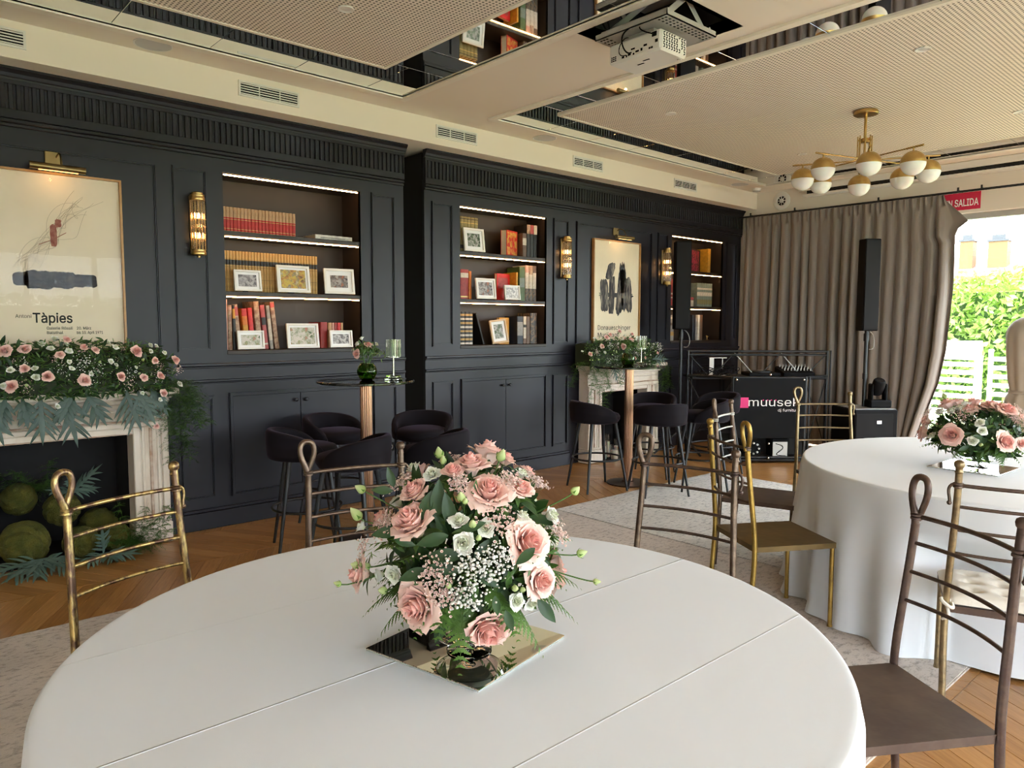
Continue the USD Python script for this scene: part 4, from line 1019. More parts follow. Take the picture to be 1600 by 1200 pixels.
F_roses = [(-.035, -.052, .205, .037), (-.051, -.129, .158, .043), (-.177, -.04, .099, .042), (-.002, -.198, .057, .045), (-.184, -.063, -.068, .047), (-.077, -.155, -.115, .042), (-.146, -.003, .151, .030), (-.082, -.051, .19, .021), (.026, -.141, .154, .028), (.03, -.201, -.03, .036), (-.218, .111, -.039, .033), (-.168, .091, .078, .020)]
F_lis = [(-.108, -.011, .182, .0222), (-.082, .093, .176, .0187), (-.125, -.125, .109, .0218), (-.13, -.145, .068, .0240), (-.088, -.162, .094, .0209), (-.204, -.011, -.013, .0240), (-.184, .081, -.042, .0189), (-.035, -.195, -.057, .0186), (.01, -.192, -.074, .019), (.099, -.16, .086, .0213), (-.196, .13, .059, .0168), (-.002, -.178, .107, .0179), (.108, -.15, .065, .018)]
F_buds = [(-.032, .064, .205, .0124), (-.073, -.006, .203, .0085), (-.185, .142, .134, .0115), (-.255, .119, -.053, .0075), (-.108, -.111, .15, .0111), (-.106, -.122, .142, .0066), (-.112, -.152, .105, .0096), (-.11, -.168, .08, .0065), (.166, -.182, -.005, .0107), (-.05, -.206, -.024, .0079), (-.031, -.209, -.031, .0066), (-.162, -.14, -.009, .0069), (-.198, .137, .081, .0135), (-.194, .107, -.026, .0095), (-.201, .033, -.057, .0101), (-.212, .115, -.023, .0133)]
F_wax = [(-.173, -.109, .011, .0302), (-.062, -.166, .108, .0263), (.003, -.132, .165, .0206), (-.134, .064, .148, .019), (-.194, .113, -.002, .0215), (-.189, .032, .077, .0206), (-.095, -.087, .167, .0157), (.101, -.172, .052, .0189), (-.162, -.122, -.032, .0216)]
F_gyp = [(-.109, -.173, .009, .0387), (-.132, -.154, -.031, .0258), (-.076, -.187, .036, .026), (-.125, -.16, .031, .0258)]
F_fr = [(-.22, -.126, .08, .10), (-.18, -.153, .13, .12), (-.13, -.117, .17, .13), (-.20, -.07, .06, .08), (-.23, .05, .02, .05), (-.007, -.200, .19, .15), (-.05, -.135, .20, .14), (.16, -.185, .14, .12), (.236, -.148, .06, .08), (.245, -.08, .04, .06), (.225, .022, .02, .04), (.21, -.11, .09, .08), (.10, -.12, .19, .14), (-.16, -.09, .13, .1), 
        (-.2, -.1, -.12, -.1), (.0, -.15, -.24, -.1), (.2, -.1, -.13, -.1), (.1, -.14, -.22, -.1), (-.1, -.13, -.21, -.1)]
F_lv = [(-.052, .145, .150, 85, .075), (-.030, .125, .160, 100, .07), (-.075, .13, .15, 70, .065), (-.16, .070, .13, 188, .06), (-.06, .072, .19, 195, .065), (-.035, .045, .20, 178, .07), (-.115, .062, .17, -15, .045), (-.175, .145, .08, 175, .045), (-.158, .170, .07, 105, .045), (.165, -.085, .15, -50, .06), (.065, -.055, .20, -80, .04), (.09, -.085, .20, -70, .045), (-.01, -.04, .20, 230, .06), (.12, .04, .19, -140, .05), (-.10, .0, .18, 200, .06), (.05, .0, .21, -30, .05), (-.035, .02, .20, 165, .06), (.02, .10, .19, 20, .05)]
cake_stand("clear footed glass stand under the front rose centrepiece", (.99, 1.24))
arrangement("large pink rose and white lisianthus centrepiece on the front table", (.99, 1.24, .985), F_roses + behind(F_roses, 3, 9), F_lis + behind(F_lis, 4, 10), F_buds + behind(F_buds, 5, 6), F_wax + behind(F_wax, 6, 5), F_gyp, F_fr, F_lv, (.205, .205, .215), 21, -.188)
R_roses = [(-.01, .150, .152, .040), (.035, .043, .165, .040), (.048, -.019, .14, .042), (-.225, .057, .018, .045), (-.172, -.163, .003, .047), (-.087, .24, -.003, .042), (-.063, .235, .06, .032), (.012, .112, .16, .033), (.073, -.153, .10, .040), (-.107, -.215, -.004, .03)]
R_lis = [(.0, .067, .155, .0275), (.041, -.102, .12, .027), (-.183, -.054, .091, .027), (-.212, -.075, .053, .0265), (-.232, -.04, .001, .0245), (.06, -.131, .13, .025), (.05, -.093, .145, .0233), (-.177, .162, .003, .0235), (-.06, .17, .115, .0241)]
R_buds = [(-.006, .165, .19, .0134), (-.012, .175, .172, .0108), (-.226, -.076, -.014, .0111), (.055, -.081, .17, .0116)]
R_wax = [(-.156, .022, .113, .034), (-.079, .213, .10, .0298), (-.054, -.165, .104, .0275), (.061, -.148, .14, .0256)]
R_fr = [(-.26, -.06, .04, .05), (-.2, -.10, .12, .1), (.0, -.135, .2, .14), (.22, -.09, .08, .06), (-.27, .05, .0, .02), (.2, -.02, .1, .05), (.1, -.12, .18, .1), (-.1, -.12, .18, .1), (.25, .03, -.05, 0), (-.2, -.05, -.15, -.1), (.1, -.06, -.24, -.1)]
R_lv = [(-.12, .02, .19, 160, .06), (.08, .0, .2, 20, .06), (-.02, -.03, .21, 230, .06), (-.17, -.04, .16, 200, .06), (.15, -.05, .17, -30, .06), (-.06, .08, .15, 110, .06), (.05, .09, .15, 70, .05)]
cake_stand("clear footed glass stand under the flowers on the right table", (4.27, 1.18))
arrangement("low dome of pink roses and white lisianthus on the right table", (4.27, 1.18, .915), R_roses + behind(R_roses, 8, 8), R_lis + behind(R_lis, 9, 8), R_buds, R_wax + behind(R_wax, 10, 3), [], R_fr, R_lv, (.24, .24, .15), 33, -.118)

# ---- vases on the bar tables
def vase(label, x, y, seed, big):
    t = T("vase", label, "vase", (x, y, 1.10), 0, "green glass vases")
    M("glass_bowl", B().lathe([(0, 0), (.035, 0), (.048, .008), (.066, .045), (.068, .065), (.058, .095), (.045, .110), (.046, .118), (.042, .118), (.041, .110), (.054, .094), (.063, .064), (.061, .046), (.045, .012), (0, .008)], 40), "glass_green", t, smooth=50)
    f = T("flower_bunch", label.replace("green glass vase", "small bunch of pink roses and white blooms in the vase"), "flower bunch", (x, y, 1.10), 0, "flower bunches in green vases"); c0 = np.array([0, 0, .19]); g = np.random.default_rng(seed)
    st = B()
    for k in range(14): a = g.uniform(0, 6.28); st.tube([(.03 * math.cos(a), .03 * math.sin(a), .02), (-.02 * math.cos(a), -.02 * math.sin(a), .12), (-.05 * math.cos(a), -.05 * math.sin(a), .19)], .002, 5)
    M("stems", st, "stem_green", f)
    foliage_dome(f, c0, (.085, .085, .075), 130, seed, -.3, (.04, .016), "leaf_mid"); foliage_dome(f, c0 + [.03, -.03, -.02], (.10, .10, .06), 90, seed + 2, -.6, (.02, .007), "waxgreen", "filler")
    add_roses(f, [tuple(c0 + uvw(-.055, -.01, .075)) + (.036,), tuple(c0 + uvw(.02, .055, .05)) + (.034,), tuple(c0 + uvw(-.01, .03, -.08)) + (.034,)], c0, .2, seed)
    add_lisianthus(f, [tuple(c0 + uvw(-.06, .06, .03)) + (.026,), tuple(c0 + uvw(-.035, .095, 0)) + (.022,), tuple(c0 + uvw(-.098, .015, 0)) + (.024,), tuple(c0 + uvw(.07, .055, .02)) + (.018,), tuple(c0 + uvw(.03, .05, -.07)) + (.02,)], c0, .3, seed)
vase("green glass vase on the left bar table", 2.605, 4.36, 5, 1)
vase("green glass vase on the far bar table", 5.41, 4.39, 6, 1)

# ---- garlands along the mantels
G_roses = [(0.667, 5.101, 1.321, 0.046), (0.77, 5.108, 1.33, 0.04), (0.944, 5.084, 1.294, 0.032), (0.865, 5.047, 1.167, 0.039), (1.059, 5.043, 1.137, 0.044), (1.138, 5.1, 1.319, 0.03), (1.367, 5.089, 1.303, 0.044), (1.597, 5.064, 1.244, 0.034), (1.263, 5.045, 1.149, 0.038), (1.394, 5.043, 1.136, 0.031), (1.492, 5.044, 1.143, 0.031), (1.508, 5.05, 1.029, 0.031), (1.457, 5.05, 0.817, 0.023), (1.472, 5.064, 1.244, 0.03), (0.682, 5.042, 1.12, 0.044), (0.755, 5.056, 1.217, 0.03), (0.998, 5.165, 1.382, 0.029), (1.076, 5.112, 1.335, 0.027), (0.542, 5.067, 1.253, 0.04), (0.467, 5.045, 1.152, 0.04), (0.394, 5.079, 1.283, 0.036)]
G_lis = [(0.862, 5.165, 1.361, 0.0244), (0.901, 5.111, 1.333, 0.0244), (0.931, 5.165, 1.387, 0.0244), (0.685, 5.055, 1.212, 0.0227), (0.807, 5.047, 1.166, 0.0251), (0.986, 5.067, 1.251, 0.0178), (0.995, 5.055, 1.211, 0.0204), (0.991, 5.096, 1.315, 0.0245), (0.987, 5.147, 1.358, 0.0193), (1.252, 5.112, 1.335, 0.0234), (1.224, 5.165, 1.361, 0.0163), (1.21, 5.064, 1.244, 0.0219), (1.238, 5.058, 1.223, 0.0155), (1.453, 5.09, 1.305, 0.0224), (1.458, 5.117, 1.34, 0.0184), (1.493, 5.112, 1.335, 0.0171), (1.535, 5.083, 1.292, 0.0198), (1.382, 5.05, 1.038, 0.018), (0.909, 5.04, 0.987, 0.0189), (1.485, 5.05, 0.991, 0.0194), (0.805, 5.057, 1.218, 0.0215), (1.097, 5.048, 1.175, 0.0177), (0.645, 5.042, 1.122, 0.0212), (1.35, 5.053, 1.203, 0.0117), (1.608, 5.04, 1.087, 0.024), (0.519, 5.053, 1.2, 0.022), (0.598, 5.165, 1.36, 0.022)]
def garland(label, x0, x1, top, roses, lis, seed, wax, n=620):
    cx = (x0 + x1) / 2; t = T("flower_garland", label, "flower garland", (cx, 5.2, 1.053)); o = np.array([cx, 5.2, 1.053]); g = np.random.default_rng(seed)
    def loc(L0): return [(q[0] - o[0], q[1] - o[1], q[2] - o[2], q[3]) for q in L0]
    for nm, mt, cnt, sz in (("foliage", "leaf_dark", n, (.055, .020)), ("light_foliage", "leaf_mid", n, (.042, .011)), ("fern_filler", "fern", n * 3 // 2, (.036, .006))):
        b = B()
        for k in range(cnt):
            x = g.uniform(x0, x1); e = 1 - .35 * abs((x - cx) / (x1 - x0) * 2) ** 6; a = g.uniform(-.45, 2.6); rr = g.uniform(.62, .93)
            p = np.array([x, 5.185 - math.cos(a * .75) * .115 * rr - .0, 1.07 + max(-.03, math.sin(a * .75) * (top - 1.07) * rr * e)]) - o
            if p[1] > .125: p[1] = .125
            d = np.array([g.normal() * .8, -abs(g.normal()) * .7, g.normal() * .5 + .2]); s = g.uniform(.7, 1.2)
            b.grid(put(leaf_shape(sz[0] * s, sz[1] * s, .2, .25, 6), basis(d, (0, -.7, .7)), p))
        M(nm, b, mt, t, smooth=True, kind="stuff")
    c0 = np.array([0, .12, .02])
    core = [(-.085, .0), (-.10, .06), (-.075, .15), (-.02, .215), (.05, .235), (.125, .22), (.125, .0)]
    M("moss_core", B().ext(Polygon([(y, z * (top - 1.07) / .29) for y, z in core]), x1 - x0 - .06, R=np.array([[0, 0, 1], [1, 0, 0], [0, 1, 0]], float), c=(x0 + .03 - o[0], 0, 0)), "foam", t, smooth=False)
    add_roses(t, loc(roses), c0, .15, seed, axis=(0, -.75, .25), res=(7, 7)); add_lisianthus(t, [q[:3] + (q[3] * 1.15,) for q in loc(lis)], c0, .2, seed, axis=(0, -.6, .3)); add_buds(t, [(g.uniform(x0, x1) - o[0], -.115 + g.uniform(-.01, .02), g.uniform(.06, .22), g.uniform(.008, .012)) for k in range(16)], c0, seed)
    sp = B()
    for k in range(9): gypsophila(sp, (g.uniform(x0, x1) - o[0], -.10, g.uniform(.04, .22)), .05, 46, seed + k, (0, -1, .3), .0026)
    M('gypsophila', sp, 'petal', t, smooth=True, kind='stuff', tint=sp.tint(), label='sprays of tiny white gypsophila')
    b = B()
    for i, (x, y, z, r) in enumerate(wax): starflowers(b, (x - o[0], y - o[1], z - o[2]), r, 40, seed + i, (0, -1, .3), .0036)
    M("waxflower", b, "petal", t, kind="stuff", tint=b.tint(), label="clusters of tiny pinkish waxflowers")
    return t, o
gt, go = garland("lush pink rose and white bloom garland along the left mantel", .30, 1.58, 1.40, G_roses, G_lis, 51, [(.93, 5.13, 1.27, .035), (1.06, 5.14, 1.30, .03), (1.3, 5.05, 1.09, .045), (1.26, 5.15, 1.26, .04), (.75, 5.06, 1.10, .04), (1.5, 5.1, 1.2, .035), (1.62, 5.1, 1.18, .03), (1.15, 5.13, 1.22, .03), (.70, 5.14, 1.25, .03), (1.3, 5.16, 1.33, .03)])
for k, (xa, za, xb, zb, w) in enumerate([(.56, 1.05, .635, .78, .5), (.83, 1.05, .825, .765, .55), (.95, 1.06, 1.005, .735, .52), (1.07, 1.05, 1.165, .85, .6), (1.29, 1.06, 1.365, .80, .62), (1.36, 1.05, 1.45, .83, .5), (.74, 1.04, .755, .87, .5), (.66, 1.05, .60, .86, .5), (1.0, 1.05, .91, .88, .5), (.48, 1.05, .46, .80, .55), (1.44, 1.06, 1.53, .88, .4)]):
    b = B(); lobed_frond(b, (xa - go[0], 5.085 - go[1], za - go[2]), (xb - go[0], 5.05 - go[1], zb - go[2]), w, 5, 70 + k, lobe_w=.022); M("blue_fern_frond", b, "leaf_blue", gt, smooth=True)
for k, (P0, P1) in enumerate([((1.57, 5.10, 1.08), (1.72, 5.16, .62)), ((1.60, 5.12, 1.10), (1.80, 5.20, .72)), ((1.60, 5.14, 1.06), (1.66, 5.18, .50)), ((1.58, 5.12, 1.12), (1.88, 5.22, .80)), ((1.60, 5.14, 1.12), (1.76, 5.16, .90)), ((1.54, 5.08, .95), (1.56, 5.10, .58))]):
    b = B(); plumosus(b, np.array(P0) - go, np.array(P1) - go, 90 + k, .13, 18, 1.6); M("feather_fern", b, "plumosus", gt)
H_roses = [(5.953, 5.12, 1.351, 0.036), (6.223, 5.105, 1.325, 0.04), (5.817, 5.06, 1.26, 0.032), (6.215, 5.165, 1.412, 0.03), (6.377, 5.12, 1.384, 0.03), (5.622, 5.05, 1.182, 0.028), (6.744, 5.047, 1.169, 0.027), (6.344, 5.042, 1.122, 0.026), (6.516, 5.042, 1.122, 0.023), (6.007, 5.12, 1.378, 0.029)]
H_lis = [(6.352, 5.105, 1.324, 0.0165), (6.596, 5.06, 1.275, 0.016), (6.688, 5.06, 1.269, 0.017), (6.515, 5.048, 1.174, 0.016), (6.61, 5.044, 1.148, 0.017), (6.59, 5.04, 1.083, 0.016), (5.85, 5.053, 1.197, 0.016), (5.758, 5.12, 1.344, 0.015), (5.508, 5.056, 1.214, 0.014), (6.135, 5.047, 1.169, 0.014)]
ht, ho = garland("loose pink rose garland with trailing fern along the far mantel", 5.66, 6.86, 1.36, H_roses, H_lis, 61, [(6.1, 5.1, 1.25, .04), (6.5, 5.1, 1.2, .04), (5.75, 5.08, 1.2, .03)], 420)
for k, (P0, P1) in enumerate([((5.76, 5.08, 1.06), (5.80, 5.06, .68)), ((5.70, 5.08, 1.06), (5.66, 5.10, .62)), ((5.95, 5.08, 1.06), (5.92, 5.06, .75)), ((6.10, 5.08, 1.06), (6.12, 5.06, .84)), ((6.98, 5.14, 1.10), (7.10, 5.20, .62)), ((6.98, 5.14, 1.10), (7.22, 5.22, .72)), ((5.60, 5.12, 1.10), (5.46, 5.22, .86)), ((5.84, 5.07, 1.04), (5.88, 5.06, .55)), ((7.0, 5.16, 1.06), (7.04, 5.2, .5))]):
    b = B(); plumosus(b, np.array(P0) - ho, np.array(P1) - ho, 190 + k, .11, 15, 1.4); M("feather_fern", b, "plumosus", ht)
for k, (xa, za, xb, zb) in enumerate([(6.02, 1.06, 6.05, .86), (6.2, 1.06, 6.22, .84), (6.7, 1.10, 6.95, 1.09)]):
    b = B(); lobed_frond(b, (xa - ho[0], 5.085 - ho[1], za - ho[2]), (xb - ho[0], 5.05 - ho[1], zb - ho[2]), .45, 4, 170 + k, lobe_w=.016); M("blue_fern_frond", b, "leaf_blue", ht, smooth=True)
# ---- ferns on the hearth
def hearth_fern(label, c, fr, mat, feather=False):
    t = T("fern_spray", label, "fern", c, 0)
    for k, (d, ln) in enumerate(fr):
        d = np.array(d, float); d /= np.linalg.norm(d); b = B()
        if feather: plumosus(b, np.zeros(3), d * ln, 300 + k, .10, 10, 1.4); M("feather_fern", b, mat, t)
        else: lobed_frond(b, np.zeros(3), d * ln, .5, 5, 400 + k, nrm=(0, -.5, .85), lobe_w=.017); M("frond", b, mat, t, smooth=True)
hearth_fern("blue-green fern fronds spread on the floor at the left hearth's left side", (.80, 5.08, .075), [((-.9, -.7, -.2), .30), ((-.3, -.8, -.22), .26), ((.5, -.7, -.22), .24), ((-1, -.1, -.12), .30), ((.9, -.2, -.15), .20), ((-.6, -1, -.2), .22)], "leaf_blue_pale")
hearth_fern("blue-green fern fronds on the floor in the middle of the left hearth", (1.12, 5.05, .05), [((.2, -.8, -.1), .18), ((.9, -.4, -.12), .22), ((-.1, -.3, .9), .20), ((-.8, -.5, -.15), .18)], "leaf_blue_pale")
hearth_fern("blue-green fern leaf rising at the back of the left hearth", (1.02, 5.33, .40), [((.5, -.1, .5), .24), ((-.2, -.2, .6), .14), ((.9, -.2, .1), .16), ((-.9, -.1, .25), .16)], "leaf_blue_pale")
hearth_fern("feathery dark fern at the right side of the left hearth", (1.33, 5.16, .03), [((.1, -.3, .6), .34), ((.5, -.4, .4), .30), ((-.3, -.3, .7), .34), ((.9, -.5, .35), .26), ((.4, -.6, .8), .40), ((-.6, -.5, .4), .24), ((.8, -.3, .9), .44)], "plumosus", True)
hearth_fern("feathery dark fern high at the back of the left hearth", (.86, 5.60, .42), [((-.3, -.3, .3), .26), ((.2, -.4, .35), .24), ((-.7, -.2, .2), .24), ((.5, -.1, .2), .2)], "plumosus", True)

# ================================================================== BOOKS AND PHOTO FRAMES
BK = {"dark_red": (.30, .022, .018), "red": (.48, .02, .016), "bright_red": (.60, .02, .02), "tan": (.50, .30, .15), "gold": (.46, .27, .075), "gold_dark": (.30, .17, .05), "black": (.012, .011, .011), "navy_blue": (.015, .02, .035),
      "orange": (.62, .17, .015), "amber": (.56, .27, .02), "green": (.07, .12, .035), "brown": (.13, .075, .045), "grey": (.28, .26, .24), "cream": (.60, .52, .42), "rose_red": (.40, .065, .065), "pink": (.58, .32, .25), "sage": (.17, .21, .17), "white": (.70, .66, .60), "olive": (.20, .17, .06)}
for k, c in BK.items(): pm(f"book_{k}", c, .5, col2=tuple(x * .72 for x in c), scale=26, detail=3)
pm("book_mottled", (.22, .11, .07), .55, col2=(.42, .30, .20), scale=30, detail=5, lo=.42, hi=.62)
pm("book_mottled_dark", (.03, .025, .022), .5, col2=(.20, .12, .06), scale=34, detail=5, lo=.46, hi=.64)
pm("pages", (.62, .53, .39), .8, col2=(.50, .42, .30), scale=300, stretch=(1, .02, .02))
pm("spine_gilt", (.52, .36, .12), .4, metallic=.5)
def photo(name, *cols, scale=26):
    n = len(cols); raw(name, {"tc": ("texture_coordinate", {}), "v": ("voronoi_texture", dict(scale=scale * 1.7)), "n": ("noise_texture", dict(scale=scale, detail=4, roughness=.65)), "ad": ("mix", dict(mix_type="mix", fac=.35)), "bw": ("rgb_to_bw", {}), "r": ("rgb_ramp", dict(ramp=[(.30 + .40 * i / (n - 1), c) for i, c in enumerate(cols)])), "p": ("principled_bsdf", dict(roughness=.35))},
        [("tc.object", "n.vector"), ("tc.object", "v.vector"), ("n.color", "ad.color1"), ("v.color", "ad.color2"), ("ad.color", "bw.color"), ("bw.val", "r.fac"), ("r.color", "p.base_color")], "p.BSDF")
photo("photo_grey", (.03, .025, .03), (.20, .18, .19), (.45, .42, .42), (.10, .08, .09))
photo("photo_party", (.10, .05, .02), (.42, .20, .05), (.55, .40, .06), (.20, .16, .10), (.62, .50, .30))
photo("photo_couple", (.05, .04, .05), (.40, .36, .33), (.12, .10, .10), (.45, .16, .08))
photo("photo_garden", (.05, .10, .03), (.42, .40, .30), (.60, .52, .46), (.22, .26, .12), (.45, .14, .12))
photo("photo_crowd", (.02, .02, .025), (.14, .12, .12), (.50, .47, .45), (.05, .04, .05))
photo("photo_forest", (.02, .035, .015), (.12, .16, .10), (.42, .40, .38), (.05, .06, .04))
photo("photo_pale", (.70, .68, .66), (.35, .33, .33), (.78, .76, .74), (.10, .10, .12))
photo("cover_art", (.02, .01, .012), (.05, .015, .012), (.45, .03, .10), (.06, .03, .02))
photo("cover_floral", (.55, .02, .02), (.58, .03, .02), (.62, .40, .08), (.52, .02, .02), scale=16)

YB = YF + .085
def book(label, x, z, w, h, d, mat, bands=(), lean=0, group=None, y=None, spin=0, tmat=None, split=None, front=None, rise=.001):
    """A standing book, its spine towards the room; x: left edge. bands: (from, to, material) up the spine; split: (share, lower material)."""
    t = T("book", label, "book", (x + w / 2, (YB if y is None else y), z + rise), 0, group)
    R = RY(lean) @ RZ(spin) if (lean or spin) else None
    def add(b, v, f): b.add(v @ R.T if R is not None else v, f); return b
    def tr(b):
        v, f = b.m(); v = v if R is None else v @ R.T
        if lean: v = v + np.array([0, 0, abs(math.sin(math.radians(lean))) * w / 2])
        return v, f
    c = B(); e = min(.003, w * .18); n = 7
    a = np.linspace(0, math.pi, n); sp = np.stack([-w / 2 * np.cos(a), -min(.006, w * .3) * np.sin(a)], -1)
    outer = np.vstack([sp, [(w / 2, d), (w / 2 - e, d), (w / 2 - e, .004), (-w / 2 + e, .004), (-w / 2 + e, d), (-w / 2, d)]])
    pg = Polygon(outer)
    if split:
        lo = B().ext(pg, h * split[0]); hi = B().ext(pg, h * (1 - split[0]), c=(0, 0, h * split[0]))
        M("cover", tr(lo), split[1], t); M("jacket_top", tr(hi), mat, t)
    else: M("cover", tr(c.ext(pg, h)), mat, t)
    M("pages", tr(B().bx(-w / 2 + e, w / 2 - e, .003, d - .003, .003, h - .003)), "pages", t)
    for (u0, u1, m) in bands:
        s = np.stack([sp[:, 0] * 1.0, sp[:, 1] - .0006], -1); P = np.stack([np.c_[s, np.full(n, h * u0)], np.c_[s, np.full(n, h * u1)]])
        M("spine_band", tr(B().grid(P)), m, t)
    if front: M("front_print", tr(B().bx(-w / 2 - .0006, -w / 2, .012, d - .008, h * front[0], h * front[1])), front[2], t)
    return t
def row(name_label, group, x0, x1, z, n, h, d, mat, bands, split=None, jitter=.004, seed=0):
    g = np.random.default_rng(seed); w = (x1 - x0) / n; first = book(name_label.replace("#", ORD[0]), x0, z, w * .97, h, d, mat, bands, group=group, split=split)
    for k in range(1, n): dup(first, name_label.replace("#", ORD[k]), (x0 + w * (k + .5), YB + g.uniform(0, jitter), z + .001))
ORD = "first second third fourth fifth sixth seventh eighth ninth tenth eleventh twelfth thirteenth fourteenth fifteenth sixteenth seventeenth eighteenth nineteenth twentieth".split()
ORD += ["twenty-" + o for o in ORD[:9]] + ["thirtieth", "thirty-first", "thirty-second"]
Z1, Z2, Z3 = 2.151, 1.716, NZ0 + .001
row("red book with tan spine top, # from the left on the upper left shelf", "red and tan set on the upper left shelf", 2.072, 2.640, Z1, 21, .180, .13, "book_tan", [(.03, .045, "spine_gilt"), (.12, .14, "spine_gilt"), (.50, .52, "spine_gilt")], (.58, "book_red"), seed=1)
row("gold-spined book with dark band, # from the left on the middle left shelf", "gold and brown set on the middle left shelf", 2.068, 2.818, Z2, 32, .298, .20, "book_gold", [(.66, .78, "book_black"), (.60, .615, "book_gold_dark"), (.3, .31, "book_gold_dark"), (.1, .11, "book_gold_dark")], seed=2)
# white volume lying flat
t = T("book", "white volume lying flat on the upper left shelf", "book", (2.97, YB + .1, Z1 + .001))
M("cover", B().bx(-.165, .165, -.10, .12, 0, .003).bx(-.165, .165, -.10, .12, .036, .039).bx(-.165, .165, -.103, -.099, 0, .039, .001), "book_white", t); M("pages", B().bx(-.162, .162, -.098, .116, .003, .036), "pages", t); M("title_strip", B().bx(-.12, .10, -.1042, -.1028, .014, .021), "book_grey", t)
for a in [("tall pale pink-spined book at the left end of the lower left shelf", 2.068, .022, .372, "book_pink", [], 0), ("brown mottled book, second from the left end of the lower left shelf", 2.092, .030, .330, "book_mottled", [(.9, .96, "book_pink")], 0), ("black book with a yellow title on the lower left shelf", 2.126, .026, .330, "book_black", [(.70, .92, "book_amber")], 0),
          ("brown-red mottled book leaning right beside the black one with yellow title", 2.158, .036, .335, "book_mottled", [(.75, .95, "book_rose_red")], -5), ("orange book with a red top on the lower left shelf", 2.214, .040, .305, "book_orange", [(.82, 1.0, "book_red"), (.3, .6, "book_amber")], -4), ("bright red book next to the orange one on the lower left shelf", 2.262, .034, .312, "book_bright_red", [(.4, .44, "book_pink")], -4),
          ("tall brown speckled book in the middle of the lower left shelf", 2.312, .040, .362, "book_mottled", [], -4), ("rose-red leaning book on the lower left shelf", 2.366, .034, .335, "book_rose_red", [(.55, .72, "book_black"), (.1, .14, "book_cream")], -5), ("grey leaning book on the lower left shelf", 2.412, .028, .332, "book_grey", [(.2, .7, "book_cream")], -5), ("red-brown speckled book leaning at the right end of the lower left row", 2.452, .034, .362, "book_mottled", [(.88, .98, "book_rose_red")], -6)]:
    book(a[0], a[1], Z3, a[2], a[3], .21, a[4], a[5], a[6])
book("large dark red volume behind the small frame at the right of the lower left shelf", 2.835, Z3, .060, .208, .2, "book_dark_red", [])
for k, (m, w) in enumerate([("tan", .03), ("pink", .022), ("dark_red", .022), ("bright_red", .03), ("tan", .022)]):
    book(["tan book just right of the large dark red volume, lower left shelf", "thin pink book behind the small crowd photo, lower left shelf", "thin dark red book behind the small crowd photo, lower left shelf", "bright red book behind the small crowd photo, lower left shelf", "thin tan book at the right end of the lower left shelf"][k], 2.905 + [0, .032, .056, .080, .112][k], Z3, w, .205, .18, f"book_{m}", [(.6, .64, "spine_gilt")])

def photo_frame(label, x0, x1, z, h, pic, fm="frame_white", mat=.22, y=None, lean=7, spin=0, tilt=0):
    w = x1 - x0; t = T("photo_frame", label, "photo frame", ((x0 + x1) / 2, (YF + .008 if y is None else y), z + .0015), spin)
    R = RX(-lean) @ RY(tilt) ; o = sbox(-w / 2, 0, w / 2, h); fw = min(w, h) * .09; dz = abs(math.sin(math.radians(tilt))) * w / 2 + .003
    def tr(b): v, f = b.m(); return v @ R.T + [0, 0.018, dz], f
    M("frame", tr(B().ext(o.difference(o.buffer(-fw, join_style=2)), .018, R=XZ)), fm, t); M("backing", tr(B().bx(-w / 2 + fw * .5, w / 2 - fw * .5, -.006, -.002, fw * .5, h - fw * .5)), "white_print", t)
    mw = min(w, h) * mat; M("print", tr(B().bx(-w / 2 + mw, w / 2 - mw, -.0075, -.006, mw, h - mw)), pic, t, label="colour snapshot")
    st = B().box((0, .035, h * .30), (w * .2, .004, h * .62), RX(16)); M("easel_back", tr(st), "black_matte", t)
for a in [("white-framed grey group photo at the left of the middle left shelf", 2.123, 2.327, Z2, .155, "photo_grey"), ("white-framed yellow-toned party photo in the centre of the middle left shelf", 2.453, 2.721, Z2, .208, "photo_party", "frame_white", .16), ("white-framed couple photo at the right of the middle left shelf", 2.853, 3.105, Z2, .205, "photo_couple", "frame_white", .26, None, 9, -8),
          ("white-framed pale garden photo at the left of the lower left shelf", 2.136, 2.339, Z3, .138, "photo_garden"), ("larger white-framed garden photo in the centre of the lower left shelf", 2.523, 2.788, Z3, .193, "photo_garden", "frame_white", .16), ("white-framed dark crowd photo at the right of the lower left shelf", 2.885, 3.088, Z3, .138, "photo_crowd")]:
    photo_frame(*a)
